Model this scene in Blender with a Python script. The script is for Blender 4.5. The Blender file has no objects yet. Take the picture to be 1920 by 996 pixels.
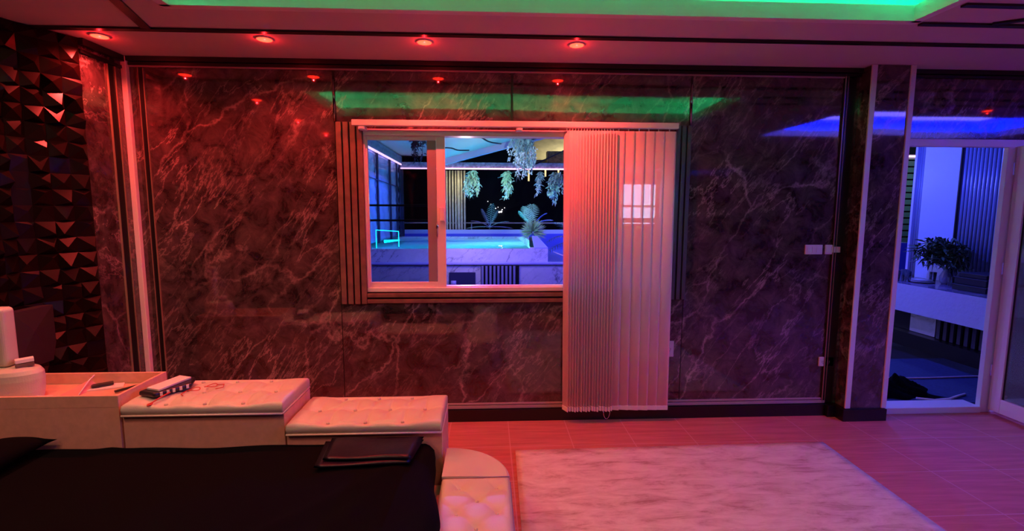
import bpy, bmesh, math, random
from mathutils import Vector, Matrix
random.seed(7)
S = bpy.context.scene
COL = S.collection
PI = math.pi

# ------------------------------------------------------------------ camera
cam = bpy.data.objects.new('camera', bpy.data.cameras.new('camera'))
COL.objects.link(cam)
R_ = Vector((0.99887261, -0.04740614, 0.00248472))
U_ = Vector((0.0027657, 0.11036797, 0.99388695))
F_ = Vector((0.04739058, 0.99275957, -0.11037465))
m3 = Matrix((R_, U_, -F_)).transposed()
cam.matrix_world = Matrix.Translation((0, -3.54, 1.57)) @ m3.to_4x4()
cam.data.sensor_width = 36
cam.data.lens = 913 * 36 / 1920
cam.data.clip_start = 0.05
S.camera = cam

# ------------------------------------------------------------------ world, exposure
w = bpy.data.worlds.new('night'); S.world = w; w.use_nodes = True
w.node_tree.nodes['Background'].inputs[0].default_value = (0.02, 0.03, 0.07, 1)
w.node_tree.nodes['Background'].inputs[1].default_value = 0.15
S.view_settings.view_transform = 'Standard'
S.view_settings.look = 'None'
S.view_settings.exposure = 0.0
S.view_settings.gamma = 1.0
S.view_settings.use_curve_mapping = False

# light levels, all in one place
RED = (1.0, 0.33, 0.22)
RED_FRONT = (1.0, 0.055, 0.045)
RED_LEFT = (1.0, 0.46, 0.32)
P_DOWN = 62            # each red downlight of the front row
P_DOWN_LEFT = 38       # left row
P_DOWN_BACK = 32       # rows further back in the room
E_GREEN = 2.4
E_BLUE = 60
P_TERRACE = 100
P_BLUE = 105

def lamp(name, kind, loc, color, power, parent=None, **kw):
    d = bpy.data.lights.new(name, kind); d.color = color; d.energy = power
    for k, v in kw.items(): setattr(d, k, v)
    o = bpy.data.objects.new(name, d); COL.objects.link(o); o.location = loc
    if parent: o.parent = parent
    return o

# ------------------------------------------------------------------ materials
MATS = {}
def nt(name):
    m = bpy.data.materials.new(name); m.use_nodes = True
    t = m.node_tree; b = t.nodes['Principled BSDF']
    return m, t, b
def mat(name, col, rough=0.5, metal=0.0, spec=0.5, emit=None, es=0, noise=None, bump=None, coat=0, sub=None):
    if name in MATS: return MATS[name]
    m, t, b = nt(name)
    b.inputs['Base Color'].default_value = (*col, 1)
    b.inputs['Roughness'].default_value = rough
    b.inputs['Metallic'].default_value = metal
    b.inputs['Specular IOR Level'].default_value = spec
    b.inputs['Coat Weight'].default_value = coat
    tc = t.nodes.new('ShaderNodeTexCoord')
    if noise:
        sc, amt = noise
        n = t.nodes.new('ShaderNodeTexNoise'); n.inputs['Scale'].default_value = sc; n.inputs['Detail'].default_value = 6
        t.links.new(tc.outputs['Object'], n.inputs['Vector'])
        r = t.nodes.new('ShaderNodeValToRGB')
        r.color_ramp.elements[0].position = .3; r.color_ramp.elements[1].position = .7
        r.color_ramp.elements[0].color = (*[c * (1 - amt) for c in col], 1)
        r.color_ramp.elements[1].color = (*[min(1, c * (1 + amt)) for c in col], 1)
        t.links.new(n.outputs['Fac'], r.inputs[0]); t.links.new(r.outputs[0], b.inputs['Base Color'])
    if bump:
        sc, st = bump
        n = t.nodes.new('ShaderNodeTexNoise'); n.inputs['Scale'].default_value = sc; n.inputs['Detail'].default_value = 5
        t.links.new(tc.outputs['Object'], n.inputs['Vector'])
        bp = t.nodes.new('ShaderNodeBump'); bp.inputs['Strength'].default_value = st; bp.inputs['Distance'].default_value = .01
        t.links.new(n.outputs['Fac'], bp.inputs['Height']); t.links.new(bp.outputs[0], b.inputs['Normal'])
    if emit:
        b.inputs['Emission Color'].default_value = (*emit, 1); b.inputs['Emission Strength'].default_value = es
    MATS[name] = m
    return m

def math_node(t, op, a, b=None, c=None):
    n = t.nodes.new('ShaderNodeMath'); n.operation = op
    for i, v in enumerate((a, b, c)):
        if v is None: continue
        if isinstance(v, (int, float)): n.inputs[i].default_value = v
        else: t.links.new(v, n.inputs[i])
    return n.outputs[0]
def vein(t, vec, scale, width, dist, detail=5, rough=.55):
    n = t.nodes.new('ShaderNodeTexNoise'); n.inputs['Scale'].default_value = scale
    n.inputs['Detail'].default_value = detail; n.inputs['Roughness'].default_value = rough
    n.inputs['Distortion'].default_value = dist
    t.links.new(vec, n.inputs['Vector'])
    d = math_node(t, 'ABSOLUTE', math_node(t, 'SUBTRACT', n.outputs['Fac'], .5))
    mr = t.nodes.new('ShaderNodeMapRange'); mr.inputs['From Min'].default_value = 0; mr.inputs['From Max'].default_value = width
    mr.inputs['To Min'].default_value = 1; mr.inputs['To Max'].default_value = 0
    t.links.new(d, mr.inputs['Value'])
    return math_node(t, 'POWER', mr.outputs[0], 1.6)
def marble(name, base, cloud, vcol, rough, ior, rot, wave=0.0, s=1.0, coatr=.03):
    m, t, b = nt(name)
    tc = t.nodes.new('ShaderNodeTexCoord')
    mp = t.nodes.new('ShaderNodeMapping'); mp.inputs['Rotation'].default_value = rot
    t.links.new(tc.outputs['Object'], mp.inputs['Vector'])
    mp2 = t.nodes.new('ShaderNodeMapping'); mp2.inputs['Scale'].default_value = (.42, 1, 1.25)
    t.links.new(mp.outputs[0], mp2.inputs['Vector'])
    mp3 = t.nodes.new('ShaderNodeMapping'); mp3.inputs['Scale'].default_value = (.42, 1, 1.7); mp3.inputs['Location'].default_value = (3, 1, 2)
    t.links.new(mp.outputs[0], mp3.inputs['Vector'])
    # lightning-like cracks: cell borders of a distorted, stretched pattern, broken up by noise
    def cracks(scale, dist, width, amt):
        n = t.nodes.new('ShaderNodeTexNoise'); n.inputs['Scale'].default_value = dist; n.inputs['Detail'].default_value = 7; n.inputs['Roughness'].default_value = .62
        t.links.new(mp.outputs[0], n.inputs['Vector'])
        sub = t.nodes.new('ShaderNodeVectorMath'); sub.operation = 'SUBTRACT'; sub.inputs[1].default_value = (.5, .5, .5)
        t.links.new(n.outputs['Color'], sub.inputs[0])
        sc = t.nodes.new('ShaderNodeVectorMath'); sc.operation = 'SCALE'; sc.inputs['Scale'].default_value = amt
        t.links.new(sub.outputs[0], sc.inputs[0])
        ad = t.nodes.new('ShaderNodeVectorMath'); ad.operation = 'ADD'
        t.links.new(mp2.outputs[0], ad.inputs[0]); t.links.new(sc.outputs[0], ad.inputs[1])
        v = t.nodes.new('ShaderNodeTexVoronoi'); v.feature = 'DISTANCE_TO_EDGE'; v.inputs['Scale'].default_value = scale
        t.links.new(ad.outputs[0], v.inputs['Vector'])
        mr = t.nodes.new('ShaderNodeMapRange'); mr.inputs['From Min'].default_value = 0; mr.inputs['From Max'].default_value = width
        mr.inputs['To Min'].default_value = 1; mr.inputs['To Max'].default_value = 0
        t.links.new(v.outputs['Distance'], mr.inputs['Value'])
        return math_node(t, 'POWER', mr.outputs[0], 1.4)
    v1 = cracks(1.5 * s, 1.8, .020, .38)
    v2 = vein(t, mp3.outputs[0], 2.6 * s, .020, .25, 8, .66)
    nm = t.nodes.new('ShaderNodeTexNoise'); nm.inputs['Scale'].default_value = 1.6 * s; nm.inputs['Detail'].default_value = 4
    t.links.new(tc.outputs['Object'], nm.inputs['Vector'])
    mk = t.nodes.new('ShaderNodeMapRange'); mk.inputs['From Min'].default_value = .45; mk.inputs['From Max'].default_value = .66
    t.links.new(nm.outputs['Fac'], mk.inputs['Value'])
    nm2 = t.nodes.new('ShaderNodeTexNoise'); nm2.inputs['Scale'].default_value = 2.3 * s; nm2.inputs['Detail'].default_value = 5; nm2.noise_dimensions = '4D'; nm2.inputs['W'].default_value = 3.7
    t.links.new(tc.outputs['Object'], nm2.inputs['Vector'])
    mk2 = t.nodes.new('ShaderNodeMapRange'); mk2.inputs['From Min'].default_value = .42; mk2.inputs['From Max'].default_value = .62
    t.links.new(nm2.outputs['Fac'], mk2.inputs['Value'])
    nc = t.nodes.new('ShaderNodeTexNoise'); nc.inputs['Scale'].default_value = 7 * s; nc.inputs['Detail'].default_value = 9; nc.inputs['Roughness'].default_value = .72
    nc.inputs['Distortion'].default_value = .6
    t.links.new(mp.outputs[0], nc.inputs['Vector'])
    ck = t.nodes.new('ShaderNodeMapRange'); ck.inputs['From Min'].default_value = .38; ck.inputs['From Max'].default_value = .68
    t.links.new(nc.outputs['Fac'], ck.inputs['Value'])
    vv = math_node(t, 'ADD', math_node(t, 'MULTIPLY', math_node(t, 'MULTIPLY', v1, mk2.outputs[0]), .9), math_node(t, 'MULTIPLY', math_node(t, 'MULTIPLY', v2, math_node(t, 'ADD', .25, mk.outputs[0])), .95))
    vv = math_node(t, 'MULTIPLY', vv, math_node(t, 'ADD', .35, math_node(t, 'MULTIPLY', ck.outputs[0], .9)))
    m1 = t.nodes.new('ShaderNodeMix'); m1.data_type = 'RGBA'
    m1.inputs[6].default_value = (*base, 1); m1.inputs[7].default_value = (*cloud, 1)
    t.links.new(ck.outputs[0], m1.inputs[0])
    m2 = t.nodes.new('ShaderNodeMix'); m2.data_type = 'RGBA'; m2.clamp_factor = True
    t.links.new(m1.outputs[2], m2.inputs[6]); m2.inputs[7].default_value = (*vcol, 1)
    t.links.new(vv, m2.inputs[0])
    t.links.new(m2.outputs[2], b.inputs['Base Color'])
    b.inputs['Roughness'].default_value = rough
    b.inputs['IOR'].default_value = ior
    if wave:
        nw = t.nodes.new('ShaderNodeTexNoise'); nw.inputs['Scale'].default_value = 1.3; nw.inputs['Detail'].default_value = 0
        t.links.new(tc.outputs['Object'], nw.inputs['Vector'])
        bp = t.nodes.new('ShaderNodeBump'); bp.inputs['Strength'].default_value = 1; bp.inputs['Distance'].default_value = wave
        t.links.new(nw.outputs['Fac'], bp.inputs['Height']); t.links.new(bp.outputs[0], b.inputs['Normal'])
    return m

M_MARBLE = marble('dark_marble', (.024, .017, .019), (.125, .080, .085), (.40, .27, .27), .045, 1.8, (0, .95, .2), wave=.004)
M_WMARBLE = marble('white_marble', (.78, .78, .82), (.66, .66, .72), (.05, .05, .12), .18, 1.5, (0, .75, .3), s=.9)
M_CEIL = mat('ceiling_paint', (.66, .58, .60), .75, bump=(60, .05))
M_BLACK = mat('black_trim', (.012, .010, .012), .35)
M_BASE = mat('black_skirting', (.006, .006, .007), .3)
M_WHITE = mat('white_pvc', (.82, .80, .80), .35)
M_SOFFIT = mat('cove_paint', (.8, .8, .8), .6)
M_WOOD = mat('brown_slat', (.20, .115, .09), .45, noise=(14, .25))
M_DSLAT = mat('dark_slat', (.10, .09, .12), .35)
M_GOLD = mat('gold_edge', (.55, .42, .30), .35, metal=.6)
M_TRIM = mat('grey_trim', (.42, .34, .34), .4)
M_LEATHER = mat('white_leather', (.62, .58, .47), .42, bump=(180, .12), noise=(5, .05))
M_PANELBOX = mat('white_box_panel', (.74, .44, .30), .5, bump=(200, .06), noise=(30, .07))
M_PIPING = mat('piping', (.85, .7, .6), .4)
M_SHEET = mat('black_cotton', (.003, .0024, .003), .9, spec=.06, bump=(300, .2))
M_PYR = mat('gloss_black', (.009, .0024, .0024), .30, spec=.14)
M_BAG = mat('black_satin', (.008, .006, .016), .34, spec=.4, bump=(25, .15))
M_PLATE = mat('switch_white', (.72, .70, .74), .3)
M_DARKPLASTIC = mat('dark_plastic', (.02, .02, .022), .3)
M_PAPER = mat('paper', (.85, .78, .74), .6)
M_REDCABLE = mat('red_cable', (.6, .05, .03), .4)
M_CHROME = mat('chrome', (.8, .8, .82), .15, metal=1)
M_PLASTIC = mat('clear_plastic', (.8, .35, .3), .2)

def floor_material():
    m, t, b = nt('floor_tile')
    tc = t.nodes.new('ShaderNodeTexCoord')
    mp = t.nodes.new('ShaderNodeMapping'); mp.inputs['Location'].default_value = (-.14, .0, 0)
    t.links.new(tc.outputs['Object'], mp.inputs['Vector'])
    br = t.nodes.new('ShaderNodeTexBrick'); br.offset = 0.0; br.squash = 1
    br.inputs['Scale'].default_value = 1; br.inputs['Brick Width'].default_value = .425; br.inputs['Row Height'].default_value = .425
    br.inputs['Mortar Size'].default_value = .0035; br.inputs['Mortar Smooth'].default_value = .3
    br.inputs['Color1'].default_value = (1, 1, 1, 1); br.inputs['Color2'].default_value = (.9, .9, .9, 1); br.inputs['Mortar'].default_value = (0, 0, 0, 1)
    t.links.new(mp.outputs[0], br.inputs['Vector'])
    mp2 = t.nodes.new('ShaderNodeMapping'); mp2.inputs['Scale'].default_value = (1.6, 22, 1)
    t.links.new(tc.outputs['Object'], mp2.inputs['Vector'])
    n = t.nodes.new('ShaderNodeTexNoise'); n.inputs['Scale'].default_value = 1.4; n.inputs['Detail'].default_value = 8; n.inputs['Roughness'].default_value = .65; n.inputs['Distortion'].default_value = .4
    t.links.new(mp2.outputs[0], n.inputs['Vector'])
    r = t.nodes.new('ShaderNodeValToRGB')
    r.color_ramp.elements[0].position = .3; r.color_ramp.elements[0].color = (.44, .12, .09, 1)
    r.color_ramp.elements[1].position = .72; r.color_ramp.elements[1].color = (.68, .23, .18, 1)
    t.links.new(n.outputs['Fac'], r.inputs[0])
    mx = t.nodes.new('ShaderNodeMix'); mx.data_type = 'RGBA'; mx.inputs[6].default_value = (.66, .33, .30, 1)
    t.links.new(br.outputs['Fac'], mx.inputs[0])
    inv = math_node(t, 'SUBTRACT', 1, br.outputs['Fac'])
    t.links.new(inv, mx.inputs[0])
    t.links.new(r.outputs[0], mx.inputs[7]); t.links.new(mx.outputs[2], b.inputs['Base Color'])
    b.inputs['Roughness'].default_value = .38
    return m
M_FLOOR = floor_material()

def rug_material():
    m, t, b = nt('rug_pile')
    tc = t.nodes.new('ShaderNodeTexCoord')
    mp = t.nodes.new('ShaderNodeMapping'); mp.inputs['Scale'].default_value = (1.6, 5.5, 1); mp.inputs['Rotation'].default_value = (0, 0, .06)
    t.links.new(tc.outputs['Object'], mp.inputs['Vector'])
    n = t.nodes.new('ShaderNodeTexNoise'); n.inputs['Scale'].default_value = 2.6; n.inputs['Detail'].default_value = 10; n.inputs['Roughness'].default_value = .72; n.inputs['Distortion'].default_value = .5
    t.links.new(mp.outputs[0], n.inputs['Vector'])
    r = t.nodes.new('ShaderNodeValToRGB')
    e = r.color_ramp.elements
    e[0].position = .32; e[0].color = (.40, .25, .22, 1)
    e[1].position = .60; e[1].color = (.76, .68, .62, 1)
    x = e.new(.46); x.color = (.64, .53, .49, 1)
    t.links.new(n.outputs['Fac'], r.inputs[0]); t.links.new(r.outputs[0], b.inputs['Base Color'])
    b.inputs['Roughness'].default_value = .95; b.inputs['Specular IOR Level'].default_value = .1
    n2 = t.nodes.new('ShaderNodeTexNoise'); n2.inputs['Scale'].default_value = 260
    t.links.new(tc.outputs['Object'], n2.inputs['Vector'])
    bp = t.nodes.new('ShaderNodeBump'); bp.inputs['Strength'].default_value = .25; bp.inputs['Distance'].default_value = .004
    t.links.new(n2.outputs['Fac'], bp.inputs['Height']); t.links.new(bp.outputs[0], b.inputs['Normal'])
    return m
M_RUG = rug_material()

def glass_material(name, tint, ior=1.5, refl=1.0, haze=0.0, hazecol=(.5, .6, .7)):
    m = bpy.data.materials.new(name); m.use_nodes = True; t = m.node_tree; t.nodes.clear()
    o = t.nodes.new('ShaderNodeOutputMaterial'); tr = t.nodes.new('ShaderNodeBsdfTransparent'); tr.inputs[0].default_value = (*tint, 1)
    gl = t.nodes.new('ShaderNodeBsdfGlossy'); gl.inputs['Roughness'].default_value = .02; gl.inputs[0].default_value = (refl, refl, refl, 1)
    fr = t.nodes.new('ShaderNodeFresnel'); fr.inputs[0].default_value = ior
    mx = t.nodes.new('ShaderNodeMixShader')
    t.links.new(fr.outputs[0], mx.inputs[0])
    src = tr.outputs[0]
    if haze:
        df = t.nodes.new('ShaderNodeBsdfTranslucent' if name == 'pool_water' else 'ShaderNodeBsdfDiffuse'); df.inputs[0].default_value = (*hazecol, 1)
        mh = t.nodes.new('ShaderNodeMixShader'); mh.inputs[0].default_value = haze
        t.links.new(tr.outputs[0], mh.inputs[1]); t.links.new(df.outputs[0], mh.inputs[2]); src = mh.outputs[0]
    t.links.new(src, mx.inputs[1]); t.links.new(gl.outputs[0], mx.inputs[2]); t.links.new(mx.outputs[0], o.inputs[0])
    return m
M_GLASS = glass_material('window_glass', (.62, .72, .80), 1.55)
M_DGLASS = glass_material('door_glass', (.75, .8, .85), 1.7, haze=.22, hazecol=(.5, .75, .8))  # blue-green haze stands in for the reflection on the open door
M_TGLASS = glass_material('tumbler_glass', (.85, .9, .95), 1.6, haze=.15)
M_WATER = glass_material('pool_water', (.6, .95, .98), 1.15, haze=.85, hazecol=(.8, .98, 1))

def slat_material():
    m, t, b = nt('blind_fabric')
    b.inputs['Base Color'].default_value = (.86, .86, .86, 1); b.inputs['Roughness'].default_value = .55
    o = t.nodes['Material Output']
    tr = t.nodes.new('ShaderNodeBsdfTransparent'); mx = t.nodes.new('ShaderNodeMixShader'); mx.inputs[0].default_value = .25
    t.links.new(b.outputs[0], mx.inputs[1]); t.links.new(tr.outputs[0], mx.inputs[2]); t.links.new(mx.outputs[0], o.inputs[0])
    return m
M_BLIND = slat_material()

# ------------------------------------------------------------------ mesh helpers
def link(name, me, m=None, parent=None, smooth=False):
    o = bpy.data.objects.new(name, me); COL.objects.link(o)
    if m is not None:
        for mm in (m if isinstance(m, (list, tuple)) else [m]): me.materials.append(mm)
    if smooth:
        for p in me.polygons: p.use_smooth = True
    if parent:
        o.parent = parent
    return o
def obj(name, bm, m=None, parent=None, smooth=False, bevel=0, seg=2):
    """mesh vertices are given in world coordinates; parents sit at their own base"""
    me = bpy.data.meshes.new(name); bmesh.ops.recalc_face_normals(bm, faces=bm.faces[:]) if bm.faces else None
    bm.to_mesh(me); bm.free()
    if parent is not None:
        off = wloc(parent)
        me.transform(Matrix.Translation(-off))
    o = link(name, me, m, parent, smooth)
    if bevel:
        b = o.modifiers.new('bevel', 'BEVEL'); b.width = bevel; b.segments = seg; b.limit_method = 'ANGLE'
    return o
def wloc(o):
    v = Vector(o.location)
    p = o.parent
    while p: v += Vector(p.location); p = p.parent
    return v
def thing(name, label, cat, loc=(0, 0, 0), group=None):
    o = bpy.data.objects.new(name, None); COL.objects.link(o); o.empty_display_size = .05
    o.location = loc; o['label'] = label; o['category'] = cat
    if group: o['group'] = group
    return o
def tag(o, label=None, cat=None, group=None, kind=None):
    if label: o['label'] = label
    if cat: o['category'] = cat
    if group: o['group'] = group
    if kind: o['kind'] = kind
    return o
def struct(name, bm, m, **k):
    return tag(obj(name, bm, m, **k), kind='structure')
def nb(): return bmesh.new()
def box(bm, x0, x1, y0, y1, z0, z1, mi=0):
    vs = [bm.verts.new(p) for p in ((x0, y0, z0), (x1, y0, z0), (x1, y1, z0), (x0, y1, z0), (x0, y0, z1), (x1, y0, z1), (x1, y1, z1), (x0, y1, z1))]
    for f in ((3, 2, 1, 0), (4, 5, 6, 7), (0, 1, 5, 4), (1, 2, 6, 5), (2, 3, 7, 6), (3, 0, 4, 7)):
        bm.faces.new([vs[i] for i in f]).material_index = mi
    return vs
def bx(*a):
    bm = nb(); box(bm, *a); return bm
def quadbox(bm, a, b, width, thick, up=Vector((0, 0, 1))):
    """box bar from a to b, width sideways, thickness along up"""
    a = Vector(a); b = Vector(b); d = (b - a).normalized(); s = d.cross(up).normalized(); u = s.cross(d)
    vs = []
    for p in (a, b):
        for i, j in ((-1, -1), (1, -1), (1, 1), (-1, 1)):
            vs.append(bm.verts.new(p + s * width / 2 * i + u * thick / 2 * j))
    for f in ((0, 1, 2, 3), (7, 6, 5, 4), (0, 4, 5, 1), (1, 5, 6, 2), (2, 6, 7, 3), (3, 7, 4, 0)):
        bm.faces.new([vs[i] for i in f])
def tube(bm, pts, r, n=8, r1=None):
    pts = [Vector(p) for p in pts]; rings = []
    for i, p in enumerate(pts):
        d = (pts[min(i + 1, len(pts) - 1)] - pts[max(i - 1, 0)]).normalized()
        a = d.orthogonal().normalized() if i == 0 else (a - d * a.dot(d)).normalized()
        c = d.cross(a); rr = r if r1 is None else r + (r1 - r) * i / (len(pts) - 1)
        rings.append([bm.verts.new(p + (a * math.cos(2 * PI * k / n) + c * math.sin(2 * PI * k / n)) * rr) for k in range(n)])
    for i in range(len(rings) - 1):
        for k in range(n):
            bm.faces.new((rings[i][k], rings[i][(k + 1) % n], rings[i + 1][(k + 1) % n], rings[i + 1][k]))
    bm.faces.new(rings[0][::-1]); bm.faces.new(rings[-1])
def lathe(bm, prof, c, n=24):
    rings = []
    for r, z in prof:
        rings.append([bm.verts.new((c[0] + r * math.cos(2 * PI * k / n), c[1] + r * math.sin(2 * PI * k / n), c[2] + z)) for k in range(n)])
    for i in range(len(rings) - 1):
        for k in range(n):
            bm.faces.new((rings[i][k], rings[i][(k + 1) % n], rings[i + 1][(k + 1) % n], rings[i + 1][k]))
    bm.faces.new(rings[0][::-1]); bm.faces.new(rings[-1])
def prism(bm, pts, z0, z1):
    a = [bm.verts.new((x, y, z0)) for x, y in pts]; b = [bm.verts.new((x, y, z1)) for x, y in pts]
    bm.faces.new(a[::-1]); bm.faces.new(b)
    for i in range(len(pts)):
        j = (i + 1) % len(pts); bm.faces.new((a[i], a[j], b[j], b[i]))

# ------------------------------------------------------------------ room shell
XL, XR, YF, H = -2.46, 7.4, -6.0, 2.6
struct('floor', bx(XL - .35, XR + .1, YF - .1, .12, -.1, 0), M_FLOOR)
# back wall: marble boards round the window and door openings, joints left between the boards
WX0, WX1, WZ0, WZ1 = -.90, 1.34, .985, 2.145
bm = nb()
box(bm, XL, -1.073, 0, .12, 0, H)
box(bm, -1.067, .163, 0, .12, 2.145, H)
box(bm, .169, 1.452, 0, .12, 2.145, H)
box(bm, 1.458, 3.0, 0, .12, 0, H)
box(bm, -1.067, WX0, 0, .12, WZ0, 2.145)
box(bm, WX1, 1.452, 0, .12, WZ0, 2.145)
box(bm, -1.067, 1.452, 0, .12, 0, WZ0)
box(bm, 3.0, 4.0, 0, .12, 2.11, H)
box(bm, 4.0, XR, 0, .12, 0, H)
struct('wall_back', bm, M_MARBLE)
bm = nb(); box(bm, -1.073, -1.067, .004, .12, 0, H); box(bm, .163, .169, .004, .12, 2.145, H); box(bm, 1.452, 1.458, .004, .12, 0, H)
struct('trim_1', bm, M_BLACK)
bm = nb()
box(bm, .158, .174, -.006, .003, 2.19, 2.53)
struct('trim_2', bm, M_BLACK)
for k_, x_ in ((26, -1.070), (27, 1.455)):
    bm = nb(); tube(bm, [(x_, -.004, 2.19), (x_, -.004, 2.53)], .0085, 16); struct('trim_%d' % k_, bm, mat('polished_black_bead', (.3, .3, .3), .06, metal=1), smooth=True)
# left wall: marble return by the corner, faceted black boards beyond
struct('wall_left', bx(XL - .35, XL, -.37, .12, 0, H), M_MARBLE)
XB = XL - .15
def xb(y): return XL - .17 * min(1, max(0, (-.37 - y) / .30))      # the faceted boards splay back from the marble return
bm = nb()
dy, dz = .082, .094
ny, nz = int((5.63) / dy), int(H / dz) + 1
for j in range(ny):
    for k in range(nz):
        y1 = -.37 - j * dy; y0 = y1 - dy; z0 = k * dz; z1 = min(H, z0 + dz)
        c = [bm.verts.new((xb(y), y, z)) for y, z in ((y0, z0), (y1, z0), (y1, z1), (y0, z1))]
        ap = bm.verts.new((xb((y0 + y1) / 2) + random.uniform(.015, .045), (y0 + y1) / 2 + random.uniform(-.034, .034), (z0 + z1) / 2 + random.uniform(-.038, .038)))
        for i in range(4): bm.faces.new((c[i], c[(i + 1) % 4], ap))
bmesh.ops.remove_doubles(bm, verts=bm.verts[:], dist=.0005)
struct('wall_left_relief', bm, M_PYR)
struct('wall_left_backing', bx(XL - .35, XL - .171, YF - .1, -.37, 0, H), M_BLACK)
struct('wall_right', bx(XR, XR + .1, YF - .1, .12, 0, H), M_MARBLE)
struct('wall_front', bx(XL - .35, XR + .1, YF - .1, YF, 0, H), M_MARBLE)

# ceiling with two raised light coves
G = (-1.62, 2.31, -2.02, -.87)
B = (3.65, 7.0, -3.05, -1.62)
def ceiling():
    bm = nb()
    xs = [XL - .1, G[0], G[1], B[0], B[1], XR + .1]
    box(bm, XL - .35, XR + .1, max(G[3], -.87), .12, H, H + .03)
    box(bm, XL - .35, G[0], YF - .1, G[3], H, H + .03)
    box(bm, G[0], G[1], YF - .1, G[2], H, H + .03)
    box(bm, G[1], B[0], YF - .1, G[3], H, H + .03)
    box(bm, B[0], B[1], YF - .1, B[2], H, H + .03)
    box(bm, B[0], B[1], B[3], G[3], H, H + .03)
    box(bm, B[1], XR + .1, YF - .1, G[3], H, H + .03)
    return bm
struct('ceiling', ceiling(), M_CEIL)
def cove(nm, R, color, strength, name, label):
    x0, x1, y0, y1 = R
    # crown moulding round the opening: stepped strips
    bm = nb()
    for t, za, zb in ((.0, H + .0, H + .028), (.012, H + .028, H + .055), (.028, H + .055, H + .085)):
        w_ = .03
        for a in ((x0 - w_, x1 + w_, y1 - .001 + t * 0, y1 + w_), (x0 - w_, x1 + w_, y0 - w_, y0), (x0 - w_, x0, y0, y1), (x1, x1 + w_, y0, y1)):
            xa, xb, ya, yb = a
            if ya >= y1 - .01: ya -= .02 - t * .7
            if yb <= y0 + .01: yb += .02 - t * .7
            if xb <= x0 + .01: xb += .02 - t * .7
            if xa >= x1 - .01: xa -= .02 - t * .7
            box(bm, xa, xb, ya, yb, za if t else H - .004, zb)
    struct(nm + '_moulding', bm, M_SOFFIT)
    # set-back walls and upper ceiling
    o = .16; zt = H + .22
    bm = nb()
    box(bm, x0 - o, x1 + o, y0 - o, y1 + o, zt, zt + .02)
    box(bm, x0 - o - .02, x0 - o, y0 - o, y1 + o, H + .03, zt)
    box(bm, x1 + o, x1 + o + .02, y0 - o, y1 + o, H + .03, zt)
    box(bm, x0 - o, x1 + o, y0 - o - .02, y0 - o, H + .03, zt)
    box(bm, x0 - o, x1 + o, y1 + o, y1 + o + .02, H + .03, zt)
    struct(nm, bm, M_SOFFIT)
    t = mat(name + '_glow_' + nm, (.1, .1, .1), .5, emit=color, es=strength)
    bm = nb(); q = .10
    z = H + .04
    box(bm, x0 - q, x1 + q, y1 + q, y1 + q + .012, z, z + .012)
    box(bm, x0 - q, x1 + q, y0 - q - .012, y0 - q, z, z + .012)
    box(bm, x0 - q - .012, x0 - q, y0 - q, y1 + q, z, z + .012)
    box(bm, x1 + q, x1 + q + .012, y0 - q, y1 + q, z, z + .012)
    tag(obj(name, bm, t), label, 'led strip')
cove('trim_3', G, (0.0, 1.0, .30), E_GREEN * 9, 'led_strip', 'green led strip hidden in the raised ceiling recess')
cove('trim_4', B, (0.0, .01, 1.0), E_BLUE * 9, 'led_strip', 'blue led strip in the ceiling recess at the right of the room')

# black battens on the ceiling and crown strips
bm = nb(); zb = H - .012
box(bm, XB, XR, -.565, -.525, zb, H - .001)
struct('trim_5', bm, M_BLACK)
bm = nb(); quadbox(bm, (-1.93, -.565, H - .006), (-1.72, -1.3, H - .006), .05, .01); box(bm, -1.76, -1.72, -6, -1.3, zb, H - .001)
struct('trim_6', bm, M_BLACK)
bm = nb(); box(bm, 2.36, XR, -.875, -.84, zb, H - .001); box(bm, 2.36, XR, -1.12, -1.085, zb, H - .001); quadbox(bm, (2.75, -.875, H - .006), (3.1, -1.085, H - .006), .035, .01)
struct('trim_7', bm, M_BLACK)
bm = nb()
box(bm, XL, XR, -.035, -.001, H - .032, H - .001); box(bm, XL, XR, -.018, -.001, H - .055, H - .036)
box(bm, XL, XL + .03, -.37, -.035, H - .04, H - .001); box(bm, XL, XL + .012, -.37, -.035, H - .085, H - .065)
struct('trim_8', bm, M_BLACK)
struct('trim_9', bx(XL, 2.66, -.012, -.001, H - .066, H - .056), M_TRIM)
# left corner strip and double beads
struct('trim_10', bx(XL, XL + .036, -.036, -.001, 0, H - .001), M_WHITE, bevel=.004)
bm = nb(); box(bm, XL + .095, XL + .125, -.006, -.001, .1, H - .07); struct('trim_11', bm, M_BLACK)
bm = nb()
for x in (XL + .092, XL + .126): box(bm, x, x + .004, -.012, -.001, .1, H - .07)
struct('trim_12', bm, M_GOLD)
bm = nb(); box(bm, XL + .001, XL + .006, -.16, -.10, .1, H - .09); struct('trim_13', bm, M_BLACK)
bm = nb()
for y in (-.165, -.10): box(bm, XL + .001, XL + .012, y, y + .005, .1, H - .09)
struct('trim_14', bm, M_GOLD)
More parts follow.
